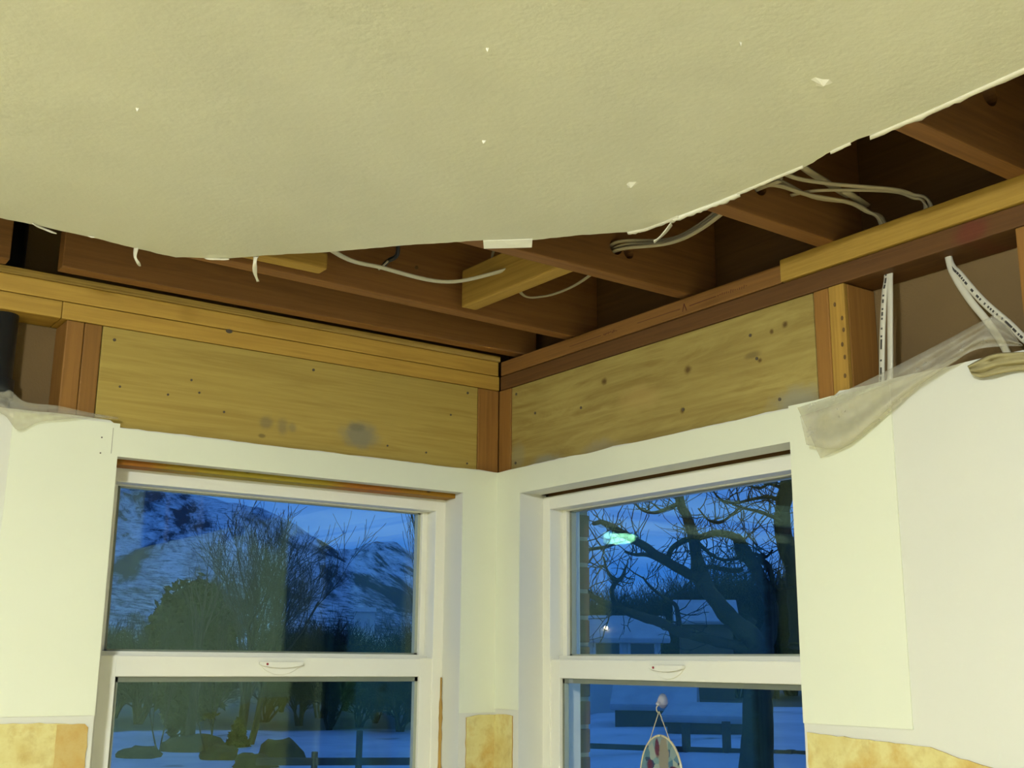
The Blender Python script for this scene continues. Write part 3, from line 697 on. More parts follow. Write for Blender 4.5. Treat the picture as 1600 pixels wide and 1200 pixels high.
# glue-stained bare patches low on the walls
def patch(side, pts, parent, m='stain', d=T-.0028, th=.0035, label=None):
    P = []
    for i in range(len(pts)):
        a, b = Vector(pts[i]), Vector(pts[(i+1) % len(pts)]); k = max(1, int((b-a).length/.012)); nn = Vector((-(b-a).y, (b-a).x)).normalized()
        for j in range(k):
            c = a.lerp(b, j/k); P.append(c+nn*.0022*noise.noise(Vector((c.x*50, c.y*50, 7))))
    ob = slab('stained_patch', [(-p.x, p.y) for p in P], d, d+th, [M[m], M['stain_edge']], parent, 'y' if side == 'L' else 'x')
    if label: ob['label'] = label
    return ob
patch('L', [(.996, 1.10), (1.40, 1.10), (1.40, 1.535), (1.16, 1.536), (1.05, 1.534), (.999, 1.531)], wall_l, label='yellow glue-stained patch low on the wall')
patch('L', [(.9945, 1.10), (1.052, 1.10), (1.054, 1.532), (1.0, 1.5325), (.9935, 1.525)], wall_l, 'stain_b', T-.0032, .002)
patch('L', [(.0155, 1.10), (.096, 1.10), (.0985, 1.529), (.06, 1.532), (.0155, 1.5325)], wall_l, label='stained patch in the corner between the windows')
patch('R', [(.0155, 1.10), (.092, 1.10), (.094, 1.534), (.05, 1.534), (.0155, 1.5325)], wall_r, label='stained patch in the corner between the windows')
patch('R', [(1.006, 1.10), (1.75, 1.10), (1.75, 1.46), (1.5, 1.485), (1.38, 1.505), (1.312, 1.5176), (1.26, 1.530), (1.2177, 1.534), (1.1, 1.537), (1.006, 1.5415)], wall_r, label='yellow glue-stained patch beside the window')

# ------------------------------------------------------------------ drain pipe
pr = empty('drain_pipe', (-1.2225, .047, 0))
def cyl(bm, r, z0, z1, seg=28):
    res = bmesh.ops.create_cone(bm, cap_ends=True, segments=seg, radius1=r, radius2=r, depth=z1-z0, matrix=Matrix.Translation((0, 0, (z0+z1)/2)))
bm = bmesh.new(); cyl(bm, .030, 0, ZTOP-.01); obj('pipe', bm, M['pipe'], pr, False)
bm = bmesh.new(); cyl(bm, .035, 2.175, 2.215); obj('coupling', bm, M['pipe'], pr)
for o_ in pr.children:
    for p in o_.data.polygons: p.use_smooth = len(p.vertices) == 4
tag(pr, 'black plastic drain pipe standing in the open wall', 'pipe')

# ------------------------------------------------------------------ cables
def cable(pts, label, w=.0055, flat=(0, 0, 1), m='cable', seg=7, group=None, dots=False):
    P = catmull(pts, seg); vs, fs = [], []
    tube(vs, fs, P, w, 10, (flat, .5))
    ob = pyobj('electric_cable', vs, fs, M[m], None, True)
    if dots:                                     # printed legend along the sheath
        dv, df = [], []
        tot = len(P)
        fl = Vector(flat).normalized()
        for i in range(1, tot-1):
            for q in range(3):
                if rnd.random() < .5: continue
                p = P[i].lerp(P[i+1], q/3); t = (P[i+1]-P[i]).normalized(); bb = t.cross(fl).normalized()
                c = p+fl*(-w*.5); k = len(dv); L, Wd = .0018, w*.28
                for u, v2, h in ((-L, -Wd, -.0002), (L, -Wd, -.0002), (L, Wd, -.0002), (-L, Wd, -.0002), (-L, -Wd, .0006), (L, -Wd, .0006), (L, Wd, .0006), (-L, Wd, .0006)):
                    dv.append(tuple(c+t*u+bb*v2+fl*h))
                df += [(k, k+1, k+2, k+3), (k+7, k+6, k+5, k+4), (k, k+4, k+5, k+1), (k+1, k+5, k+6, k+2), (k+2, k+6, k+7, k+3), (k+3, k+7, k+4, k)]
        pyobj('printed_legend', dv, df, M['ink'], ob)['kind'] = 'stuff'
    return tag(ob, label, 'cable', group or 'white house wiring')
zj = ZJ
cable([(-.96, -.56, 2.53), on('z', 2.485, 520, 392), on('z', 2.475, 600, 419), on('z', 2.472, 690, 440), on('z', 2.478, 760, 430), on('z', 2.50, 838, 402), (-.30, -.695, 2.535)], 'white cable sagging between two joists in front of the pale block', .0062, (0, .3, 1))
cable([on('z', 2.56, 775, 384), on('z', 2.55, 769, 400), on('z', 2.54, 770, 420), on('z', 2.53, 774, 434)], 'short grey cable end hanging above the pale block', .005, (1, 0, 0), 'cable_d')
cable([(-.285, -.45, 2.53), on('z', 2.50, 815, 459), on('z', 2.495, 850, 463), on('z', 2.50, 890, 450), on('z', 2.50, 925, 428), (-.18, -.705, 2.50)], 'thin cable looping behind the pale block', .0045, (0, 0, 1), 'cable_d')
for k, (dz, dy, lb) in enumerate(((0, 0, 'lowest cable of the bundle running through the bored joist'), (.010, .003, 'middle cable of the bundle running through the bored joist'), (.019, -.003, 'top cable of the bundle running through the bored joist'))):
    cable([(-.205+dy, -.62, 2.490+dz*.8), (-.205+dy, -.70, 2.490+dz*.8), (-.203+dy, -.745, 2.489+dz*.8), on('z', 2.482+dz, 1045, 380-3*k), on('z', 2.485+dz, 1095, 358-4*k), (-.206+dy, -1.09, 2.490+dz*.7), (-.206+dy, -1.17, 2.490+dz*.7)], lb, .006, (0, .2, 1), 'cable_d')
cable([(-.206, -1.06, 2.492), (-.205, -1.145, 2.491), on('z', 2.49, 1265, 305), on('z', 2.487, 1325, 316), on('z', 2.48, 1352, 329), on('z', 2.455, 1376, 348), (.045, -1.20, 2.36)], 'lower cable from the bored joist down behind the yellow plate', .006, (0, 0, 1), 'cable_d')
cable([(-.205, -1.06, 2.505), (-.204, -1.145, 2.504), on('z', 2.497, 1270, 308), on('z', 2.492, 1330, 317), on('z', 2.484, 1358, 331), on('z', 2.455, 1382, 346), (.04, -1.215, 2.36)], 'second cable from the bored joist down behind the yellow plate', .005, (0, 0, 1), 'cable_d')
cable([(-.30, -1.20, 2.51), on('z', 2.50, 1232, 274), on('z', 2.497, 1290, 286), on('z', 2.495, 1340, 291), on('z', 2.49, 1395, 296), on('z', 2.483, 1425, 304), on('z', 2.458, 1453, 319), (.045, -1.29, 2.36)], 'upper cable arching over to the yellow plate', .006, (0, 0, 1), 'cable_d')
cable([on('z', 2.50, 1236, 305), on('z', 2.498, 1275, 298), on('z', 2.497, 1340, 297), on('z', 2.493, 1400, 300), on('z', 2.48, 1425, 309), on('z', 2.455, 1446, 322), (.04, -1.28, 2.36)], 'cable arching just under the upper one to the yellow plate', .005, (0, 0, 1), 'cable_d')
cable([(-.30, -1.235, 2.52), on('z', 2.515, 1256, 262), on('z', 2.51, 1290, 284), on('z', 2.505, 1325, 306), (-.05, -1.19, 2.50), (.03, -1.17, 2.50)], 'flat dusty cable crossing under the others at a slant', .008, (0, 0, 1), 'cable_d')
# drops in the open stud bay
cable([(.040, -1.203, 2.45), on('x', .030, 1386, 428), on('x', .022, 1382, 460), on('x', .02, 1379, 520), on('x', .02, 1378, 585), (.022, -1.18, 2.10), (.03, -1.18, 1.9)], 'white printed cable dropping straight down the stud bay', .0062, (1, 0, 0), 'cable', dots=True)
cable([(.040, -1.215, 2.45), on('x', .030, 1391, 428), on('x', .022, 1391, 460), on('x', .02, 1391, 520), on('x', .02, 1391, 580), (.022, -1.195, 2.10), (.03, -1.195, 1.9)], 'plain white cable beside the printed one in the stud bay', .006, (1, 0, 0), 'cable')
cable([(.045, -1.315, 2.45), on('x', .035, 1482, 404), on('x', .028, 1492, 432), on('x', .02, 1515, 468), on('x', .015, 1541, 500), on('x', .0, 1565, 535), (.005, -1.45, 2.13)], 'white cable slanting down into the plastic scrap', .0065, (1, 0, 0), 'cable')
cable([(.047, -1.32, 2.45), on('x', .037, 1483, 405), on('x', .026, 1502, 432), on('x', .02, 1535, 470), on('x', .012, 1575, 505), on('x', .008, 1612, 537), (.01, -1.54, 2.13)], 'white printed cable slanting down towards the next stud', .0068, (1, 0, 0), 'cable', dots=True)
# stray stripped wire
vs, fs = [], []
tube(vs, fs, catmull([on('z', 2.49, 597, 417), on('z', 2.50, 606, 408), on('z', 2.515, 622, 391), (-.66, -.57, 2.54)], 6), .005, 8)
wr = pyobj('wire_tail', vs, fs, M['pipe'], None, True)
vs, fs = [], []; tube(vs, fs, catmull([on('z', 2.485, 592, 421), on('z', 2.488, 600, 414), on('z', 2.49, 606, 408)], 4), .0022, 6); pyobj('bare_end', vs, fs, M['cable'], wr, True)
tag(wr, 'short black taped wire tail above the sagging cable', 'wire')

# ------------------------------------------------------------------ plastic vapour-barrier scraps
def drape(top, bot, rows, ax, d0, amp, seed, fold=4.0):
    g = []; K = max(len(top), 2)
    Tt, Bb = catmull([Vector((p[0], p[1], 0)) for p in top], 6), catmull([Vector((p[0], p[1], 0)) for p in bot], 6)
    for r in range(rows+1):
        t = r/rows; row = []
        for j in range(len(Tt)):
            q = Tt[j].lerp(Bb[j], t); u = j/(len(Tt)-1)
            d = d0+amp*(.55*math.sin(fold*t*math.pi+u*2+seed)+.8*noise.noise(Vector((u*5+seed, t*3, seed))))
            p = on(ax, d, q.x, q.y); row.append(p)
        g.append(row)
    return g
ps = sheet('plastic_scrap', drape([(1246, 637), (1310, 615), (1380, 582), (1470, 536), (1538, 500), (1562, 494), (1592, 534)], [(1282, 716), (1335, 690), (1395, 640), (1440, 600), (1490, 566), (1530, 545), (1598, 540)], 14, 'x', -.030, .010, 1.3), M['plastic'], None, .0005)
tag(ps, 'cloudy plastic sheet scrap hanging off the wall beside the stud bay', 'plastic sheet')
f_ = sheet('fold', drape([(1250, 650), (1310, 630), (1370, 606), (1430, 585), (1500, 556)], [(1260, 695), (1312, 700), (1362, 662), (1420, 612), (1500, 560)], 8, 'x', -.040, .006, 4.1, 2.5), M['plastic'], ps, .0005)
p2 = sheet('paper_scrap', drape([(1512, 572), (1535, 560), (1560, 552), (1600, 550), (1680, 545)], [(1518, 585), (1535, 590), (1562, 584), (1605, 578), (1690, 575)], 10, 'x', -.028, .012, 2.2, 5.0), M['tan'], None, .0012)
tag(p2, 'crumpled tan paper scrap lying on the cut wallboard edge', 'paper')
p3 = sheet('plastic_scrap', drape([(-60, 600), (0, 612), (16, 610), (40, 628), (90, 634), (140, 645), (184, 652)], [(-60, 652), (0, 645), (28, 672), (60, 660), (100, 655), (140, 652), (186, 655)], 10, 'y', -.026, .008, 3.3), M['plastic'], None, .0005)
tag(p3, 'cloudy plastic scrap tucked behind the wallboard below the pipe', 'plastic sheet')

# ------------------------------------------------------------------ suncatcher and its suction cup on the right window
gx = .057+.004+.009
def hp(y, z, d=0): return Vector((gx-.004-d, y, z))
cup = empty('suction_cup', hp(-.531, 1.580))
bm = bmesh.new(); bmesh.ops.create_cone(bm, cap_ends=True, segments=20, radius1=.016, radius2=.006, depth=.010)
def clear_mat(name, col, al):
    m, nt, b = mat(name); b.inputs['Base Color'].default_value = col; b.inputs['Alpha'].default_value = al; b.inputs['Roughness'].default_value = .15; return m
M['clear'] = clear_mat('clear_rubber', (.55, .52, .48, 1), .35); M['brass'] = paint('brass_chain', (.55, .48, .30, 1), .25, 0, spec=.8)
ob = obj('cup', bm, M['clear'], cup, True); ob.rotation_euler = (0, -math.pi/2, 0)
bm = bmesh.new(); bmesh.ops.create_uvsphere(bm, u_segments=10, v_segments=8, radius=.0055); ob = obj('knob', bm, M['clear'], cup, True); ob.location = (-.008, 0, -.006)
vs, fs = [], []; tube(vs, fs, catmull([Vector((-.008, 0, -.008)), Vector((-.013, 0, -.014)), Vector((-.012, 0, -.022)), Vector((-.007, 0, -.024))], 5), .0012, 6); pyobj('hook', vs, fs, M['brass'], cup, True)
tag(cup, 'clear suction cup with hook stuck to the window pane', 'suction cup')
def sun_mat():
    m, nt, b = mat('painted_suncatcher_glass'); v = objvec(nt, rand=False); vo = nt.nodes.new('ShaderNodeTexVoronoi'); vo.inputs['Scale'].default_value = 55
    nd = noise_n(nt, 30, 3, .5, v); nt.links.new(v, vo.inputs['Vector'])
    sp = nt.nodes.new('ShaderNodeSeparateColor'); nt.links.new(vo.outputs['Color'], sp.inputs[0])
    c = ramp(nt, sp.outputs[0], (0, rgb(58, 98, 118)), (.25, rgb(120, 150, 140)), (.45, rgb(40, 66, 84)), (.6, rgb(96, 128, 138)), (.85, rgb(150, 160, 140)))
    c = mixc(nt, spot(nt, (0, -.010, -.042), (1, .018, .048), .3, .35, 60), c, rgb(140, 132, 104))
    c = mixc(nt, spot(nt, (0, .010, -.026), (1, .009, .022), .3, .3, 60), c, rgb(96, 44, 36))
    c = mixc(nt, spot(nt, (0, .034, -.062), (1, .010, .014), .3, .3, 60), c, rgb(100, 40, 32))
    c = mixc(nt, spot(nt, (0, -.040, -.068), (1, .016, .010), .3, .3, 60), c, rgb(96, 40, 34))
    nt.links.new(c, b.inputs['Base Color']); b.inputs['Roughness'].default_value = .15; b.inputs['Alpha'].default_value = .85; return m
sc_ = empty('suncatcher', hp(-.532, 1.5085, .004))
def oval(t): return Vector((0, math.sin(t)*.0655, -.088+math.cos(t)*.088))
bm = bmesh.new(); K = 48
fr_ = [bm.verts.new(oval(2*math.pi*k/K)+Vector((-.0015, 0, 0))) for k in range(K)]; bk_ = [bm.verts.new(oval(2*math.pi*k/K)+Vector((.0015, 0, 0))) for k in range(K)]
bm.faces.new(fr_); bm.faces.new(list(reversed(bk_)))
for k in range(K): bm.faces.new((fr_[k], bk_[k], bk_[(k+1) % K], fr_[(k+1) % K]))
obj('glass_disc', bm, sun_mat(), sc_)
vs, fs = [], []; tube(vs, fs, [oval(2*math.pi*k/K) for k in range(K+1)], .0026, 8); pyobj('rim', vs, fs, M['brass'], sc_, True)['label'] = 'shiny brass rim'
for sg_ in (-1, 1):
    a_ = Vector((-.003, 0, .050)); b_ = oval(sg_*-.52)+Vector((-.002, 0, 0)); vs, fs = [], []; nl = 26
    for k in range(nl):
        p, q = a_.lerp(b_, k/nl), a_.lerp(b_, (k+1.25)/nl); c = (p+q)/2
        tube(vs, fs, [p, c, q], [.0006, .0014, .0006], 5)
    pyobj('chain', vs, fs, M['brass'], sc_, True)
tag(sc_, 'oval painted glass suncatcher with brass rim on a chain', 'suncatcher')

# ------------------------------------------------------------------ ceiling lamp (behind the photographer, reflected in the panes)
def lamp(loc, label):
    r = empty('ceiling_lamp_offscreen', loc)
    bm = bmesh.new(); bmesh.ops.create_cone(bm, cap_ends=True, segments=40, radius1=.127, radius2=.122, depth=.025); b_ = obj('base', bm, M['vinyl'], r); b_.location.z = -.0125
    bm = bmesh.new(); bmesh.ops.create_uvsphere(bm, u_segments=32, v_segments=16, radius=.112)
    bmesh.ops.delete(bm, geom=[v for v in bm.verts if v.co.z > .001], context='VERTS'); bmesh.ops.scale(bm, vec=(1, 1, .62), verts=bm.verts)
    m = bpy.data.materials.new('lit_lamp_diffuser'); m.use_nodes = True; nt = m.node_tree; nt.nodes.clear(); ou = nt.nodes.new('ShaderNodeOutputMaterial'); em = nt.nodes.new('ShaderNodeEmission')
    em.inputs[0].default_value = (.95, 1.01, 1.03, 1); em.inputs[1].default_value = LAMP_STRENGTH; nt.links.new(em.outputs[0], ou.inputs[0])
    d_ = obj('diffuser_offscreen', bm, m, r, True); d_.location.z = -.025
    bm = bmesh.new(); bmesh.ops.create_uvsphere(bm, u_segments=12, v_segments=8, radius=.009); f_ = obj('finial', bm, M['brass'], r, True); f_.location.z = -.10
    return tag(r, label, 'lamp')
lamp((-2.50, -2.50, 2.42), 'round lit ceiling lamp with a domed white diffuser in the middle of the room')

# ================================================================== OUTDOORS
GZ = -.6
def gz(x, y):
    r = math.hypot(x, y); t = min(1, max(0, (x-4)/9)); t = t*t*(3-2*t)
    s = min(1, max(0, (math.atan2(y, x)-math.radians(57))/-.12)); s = max(0, min(1, s))
    far = max(0, r-60)*.034
    return GZ+.95*t*s+.10*noise.noise(Vector((x*.22, y*.22, 0)))*min(1, r/6)+.05*noise.noise(Vector((x*.8, y*.8, 5)))*min(1, r/6)+far
vs, fs = [], []; NA, NR = 90, 70
for i in range(NR+1):
    r = .2+260*(i/NR)**2.3
    for j in range(NA+1):
        a = math.radians(-35+160*j/NA); x, y = r*math.cos(a), r*math.sin(a); vs.append((x, y, gz(x, y)))
for i in range(NR):
    for j in range(NA): k = i*(NA+1)+j; fs.append((k, k+1, k+NA+2, k+NA+1))
ground = struct(pyobj('ground', vs, fs, M['snow'], None, True), 'snow covered ground with bare brown patches')

# mountains: two ranges built as height fields between foot and ridge
def mountain(name, ridge, foot, depth, label, seed, rough):
    """ridge: list of (azimuth deg, distance, height)"""
    vs, fs = [], []; nx, ny = 200, 46
    az = [r[0] for r in ridge]
    def interp(a, i):
        for p, q in zip(ridge[:-1], ridge[1:]):
            lo, hi = (p, q) if p[0] < q[0] else (q, p)
            if lo[0] <= a <= hi[0]: t = (a-lo[0])/(hi[0]-lo[0]); return lo[i]+(hi[i]-lo[i])*t
        return ridge[0][i]
    a0, a1 = min(az), max(az)
    for j in range(ny+1):
        t = j/ny                                  # 0 at the foot, 1 at the ridge, then down the back
        for i in range(nx+1):
            a = a0+(a1-a0)*i/nx; D = interp(a, 1); H = interp(a, 2)
            if t <= .82: u = t/.82; r = D-depth*(1-u); h = foot+(H-foot)*u**1.15
            else: u = (t-.82)/.18; r = D+depth*.6*u; h = H+(foot-H)*u
            x, y = r*math.cos(math.radians(a)), r*math.sin(math.radians(a))
            env = math.sin(min(1, t/.82)*math.pi*.5)
            nz_ = noise.fractal(Vector((x*.016+seed, y*.016, seed)), 1.0, 2.1, 5)*rough*env+abs(noise.noise(Vector((x*.03, y*.03, seed))))*-rough*.5*env
            vs.append((x, y, h+nz_))
    for j in range(ny):
        for i in range(nx): k = j*(nx+1)+i; fs.append((k, k+1, k+nx+2, k+nx+1))
    return struct(pyobj(name, vs, fs, M['mountain'], None, True), label)
def el(px, py):
    d = ray(px, py); return math.degrees(math.atan2(d.y, d.x)), d.z/math.hypot(d.x, d.y)
def ridge(pts, D):
    out = []
    for px, py in pts:
        a, e = el(px, py); out.append((a, D, 1.66+e*D))
    return out
mountain('mountain', ridge([(-500, 520), (-150, 600), (60, 680), (200, 735), (330, 768), (400, 785), (440, 806), (480, 838), (540, 866), (600, 893), (650, 915), (720, 945), (850, 975), (1000, 992)], 640), 5, 370, 'snowy rock-streaked mountain slope', 1.7, 6)
mountain('mountain', ridge([(380, 930), (440, 870), (500, 857), (550, 852), (585, 843), (610, 847), (640, 862), (680, 868), (760, 900), (850, 930), (960, 950), (1100, 962), (1300, 970), (1700, 980)], 1150), 5, 600, 'farther snowy peak behind the near slope', 9.2, 9)

# ---- trees
def grow(rs, p, d, L, r, lev, out, gn=.25, upb=.1, kids=4, taper=.62, spread=.75):
    n_ = 5; pts = [p.copy()]; rad = [r]; q = p.copy(); dd = d.normalized()
    for i in range(n_):
        dd = (dd+Vector((rs.gauss(0, gn), rs.gauss(0, gn), rs.gauss(0, gn)+upb))).normalized()
        q = q+dd*(L/n_); pts.append(q.copy()); rad.append(r*(1-.5*(i+1)/n_))
    out[lev].append((pts, rad))
    if lev+1 >= len(out): return
    for k in range(kids):
        t = .25+.75*(k+rs.random())/kids; i = min(n_-1, int(t*n_)); pp = pts[i].lerp(pts[i+1], t*n_-i)
        ax = (pts[i+1]-pts[i]).normalized(); s = Vector((rs.gauss(0, 1), rs.gauss(0, 1), rs.gauss(0, 1))); s = (s-s.dot(ax)*ax).normalized()
        nd = (ax+s*spread*(.7+.6*rs.random())).normalized()
        grow(rs, pp, nd, L*taper*(.75+.5*rs.random()), max(rad[i]*.55, .004), lev+1, out, gn, upb, kids, taper, spread)
def tree_meshes(seed, H, r, levels=4, kids=5, gn=.2, upb=.1, spread=.75, tw='twig', stems=1, trunk=.45, taper=.64):
    rs = random.Random(seed); out = [[] for _ in range(levels)]
    for s in range(stems):
        d = Vector((rs.gauss(0, .12 if stems == 1 else .34), rs.gauss(0, .12 if stems == 1 else .34), 1))
        grow(rs, Vector((rs.gauss(0, .06*(stems > 1)), rs.gauss(0, .06*(stems > 1)), 0)), d, H*trunk, r, 0, out, gn*.6, upb, kids, taper, spread)
    res = []
    for nm, levs, sd in (('trunk', [0], 8), ('branches', [1], 5), ('twigs', range(2, levels), 3)):
        vs, fs = [], []
        for l in levs:
            for pts, rad in out[l]: tube(vs, fs, pts, [max(x, .006) for x in rad], sd, None, False)
        me = bpy.data.meshes.new(nm); me.from_pydata(vs, [], fs); me.update(); me.materials.append(M['bark'] if nm == 'trunk' else M[tw]); res.append((nm, me))
    return res
def place_tree(name, meshes, loc, rz, sc, label, cat='tree', group=None):
    e = empty(name, loc); e.rotation_euler.z = rz; e.scale = (sc, sc, sc)
    for nm, me in meshes:
        ob = bpy.data.objects.new(nm, me); C.objects.link(ob); ob.parent = e
        if nm == 'twigs': ob['kind'] = 'stuff'
    return tag(e, label, cat, group)
def gp(px, D):                                   # point on the ground below a line of sight
    p = at(px, 1000, D); return Vector((p.x, p.y, gz(p.x, p.y)-.05))
fan = tree_meshes(5, 7.4, .10, 5, 5, .13, .10, .58, 'twig', 3, .46, .60)
place_tree('bare_tree', fan, gp(392, 34), .6, 1.0, 'bare tree with fanning stems beside the round evergreen')
tall = tree_meshes(9, 7, .17, 4, 4, .12, .10, .5, 'twig', 1, .55, .5)
place_tree('bare_tree', tall, gp(307, 33.5), 2.2, .85, 'bare tree with a thick dark trunk behind the round evergreen')
slim = tree_meshes(21, 8, .05, 4, 6, .10, .22, .38, 'twig_d', 2, .55, .6)
place_tree('bare_tree', slim, gp(658, 26), 0, .9, 'slender bare tree rising beside the brick edge')
place_tree('bare_tree', slim, gp(262, 30), 1.0, .42, 'thin bare sapling left of the thick dark trunk')
place_tree('bare_tree', slim, gp(338, 29), 2.0, .40, 'thin bare sapling right of the thick dark trunk')
# scrub and woodland band, copies of three bushes
bush = [tree_meshes(31+k, 4.2, .05, 4, 7, .25, .10, .85, 'twig_d', 9, .42, .68) for k in range(3)]
wood_spots = [(150, 46, 1.0), (190, 50, .95), (225, 44, 1.0), (262, 52, .95), (340, 50, .9), (420, 46, 1.0), (445, 55, 1.1), (475, 44, .95), (505, 50, 1.15), (520, 41, .9), (545, 57, 1.1), (565, 42, .72), (590, 45, .75), (612, 52, .95), (628, 40, .85), (650, 47, 1.05), (690, 50, 1.1),
              (890, 46, 1.1), (925, 50, 1.2), (950, 56, 1.3), (985, 58, 1.3), (1010, 60, 1.3), (1030, 52, 1.15), (1060, 55, 1.4), (1095, 50, 1.35), (1120, 57, 1.6), (1150, 50, 1.45), (1180, 56, 1.6), (1205, 49, 1.4), (1235, 52, 1.5), (1265, 50, 1.4)]
for i, (px, D, s) in enumerate(wood_spots):
    place_tree('bare_bush', bush[i % 3], gp(px, D), i*1.9, s, 'dark bare bush in the thicket before the mountain' if px < 800 else 'dark bare bush in the thicket behind the sheds', 'bush', 'thicket before the mountain' if px < 800 else 'thicket behind the sheds')

# evergreens: leafy shells made of many small sprays
def evergreen(name, loc, rx, rz, label, seed, cone=False, cnt=2600):
    rs = random.Random(seed); vs, fs = [], []
    for k in range(cnt):
        if cone:
            t = rs.random()**.7; a = rs.random()*6.283; rr = rx*t*(.75+.3*rs.random()); c = Vector((math.cos(a)*rr, math.sin(a)*rr, rz*2*(1-t)+.05))
        else:
            u = Vector((rs.gauss(0, 1), rs.gauss(0, 1), rs.gauss(0, 1))).normalized(); f = .78+.26*noise.noise(u*2.3+Vector((seed, 0, 0)))+.08*rs.random()
            c = Vector((u.x*rx*f, u.y*rx*f, max(.05, rz+u.z*rz*f)))
        s = .10+.10*rs.random(); d1 = Vector((rs.gauss(0, 1), rs.gauss(0, 1), rs.gauss(0, 1)+.5)).normalized()*s; d2 = d1.cross(Vector((rs.gauss(0, 1), rs.gauss(0, 1), rs.gauss(0, 1)))).normalized()*s*.45
        k0 = len(vs); vs += [tuple(c-d1), tuple(c+d2), tuple(c+d1), tuple(c-d2)]; fs.append((k0, k0+1, k0+2, k0+3))
    e = empty(name, loc)
    bm = bmesh.new(); bmesh.ops.create_icosphere(bm, subdivisions=3, radius=1)
    for v in bm.verts:
        if cone: t = (1-v.co.z)/2; a = math.atan2(v.co.y, v.co.x); q = rx*.75*t if abs(v.co.z) < .999 else 0; v.co = Vector((math.cos(a)*q, math.sin(a)*q, rz*2*(1-t)*.95+.02))
        else: f = .78+.26*noise.noise(v.co*2.3+Vector((seed, 0, 0))); v.co = Vector((v.co.x*rx*f, v.co.y*rx*f, max(.0, rz+v.co.z*rz*f)))
    obj('crown', bm, M['evergreen'], e, True)
    lf = pyobj('foliage', vs, fs, M['evergreen'], e); lf['kind'] = 'stuff'
    vs, fs = [], []; tube(vs, fs, [Vector((0, 0, -.1)), Vector((0, 0, .5))], .09, 8); pyobj('stem', vs, fs, M['bark'], e)
    return tag(e, label, 'shrub')
evergreen('round_evergreen', gp(300, 37), 1.5, 2.45, 'big round evergreen shrub before the mountain', 3)
evergreen('small_evergreen', gp(381, 33),  .25, .32, 'small pointed evergreen on the snowy mound', 8, True, 500)

# bare earth mounds showing through the snow
def mound(px, py, w, h, D, seed):
    p = at(px, py, D); bm = bmesh.new(); bmesh.ops.create_icosphere(bm, subdivisions=3, radius=1)
    for v in bm.verts:
        f = 1+.35*noise.noise(v.co*1.7+Vector((seed, 0, 0))); v.co = Vector((v.co.x*w*f, v.co.y*w*.8*f, v.co.z*h*1.5*f))
    ob = obj('earth_mound', bm, M['dirt'], None, True); ob.location = (p.x, p.y, gz(p.x, p.y)); ob.rotation_euler.z = -.6
    return ob
for i, (px, py, w, h, D, lb) in enumerate(((222, 1152, .55, .17, 30, 'long low bare earth mound beside the thick dark trunk'), (300, 1146, .95, .25, 32, 'wide bare earth mound under the thick dark trunk'), (345, 1150, .5, .2, 29, 'bare earth mound between trunk and small evergreen'), (398, 1158, .5, .22, 27, 'rounded bare earth mound below the small evergreen'), (440, 1156, .6, .36, 28, 'tall bare earth mound nearest the fence'), (320, 1192, .36, .16, 21, 'bare earth mound on the open snow'), (200, 1176, .24, .06, 24, 'tiny bare earth spot on the open snow'))):
    tag(mound(px, py, w, h, D, i*3.1), lb, 'mound')

# rail fence
def fence(a, b, posts, h, rails, label, thick=.06):
    a, b = Vector(a), Vector(b); e = empty('rail_fence', a); d = b-a; L = d.length
    for t, hh in posts:
        p = d*t; bm = bmesh.new(); bx(bm, -thick/2, thick/2, -thick/2, thick/2, -.2, hh, .008); o_ = obj('post', bm, M['fence'], e); o_.location = p
    for z in rails: board('rail', M['fence'], Vector((0, 0, z)), d+Vector((0, 0, z)), .05, .085, e, bev=.01)
    return tag(e, label, 'fence')
A_ = at(400, 1190, 14.5); B_ = at(700, 1178, 14.5); zA = gz(A_.x, A_.y)
A_.z = zA; B_.z = zA
ra = at(400, 1190, 14.5).z-zA
fence(A_, B_, ((.30, at(491, 1174, 14.5).z-zA), (.53, at(560, 1141, 14.5).z-zA), (.98, 1.2)), 1.2, (ra, ra-.42), 'weathered rail fence on the snow before the bare thicket')
A2 = gp(880, 20); B2 = gp(1290, 19); A2.z = B2.z = max(A2.z, B2.z)
def zt(px, py, D): return at(px, py, D).z
fence(A2, B2, ((.05, .9), (.48, zt(1080, 1128, 20)-A2.z), (.63, zt(1140, 1124, 20)-A2.z), (.86, zt(1232, 1165, 20)-A2.z), (.99, .9)), 1.2, (zt(960, 1165, 20)-A2.z, zt(960, 1204, 20)-A2.z), 'weathered rail fence in front of the sheds', .10)

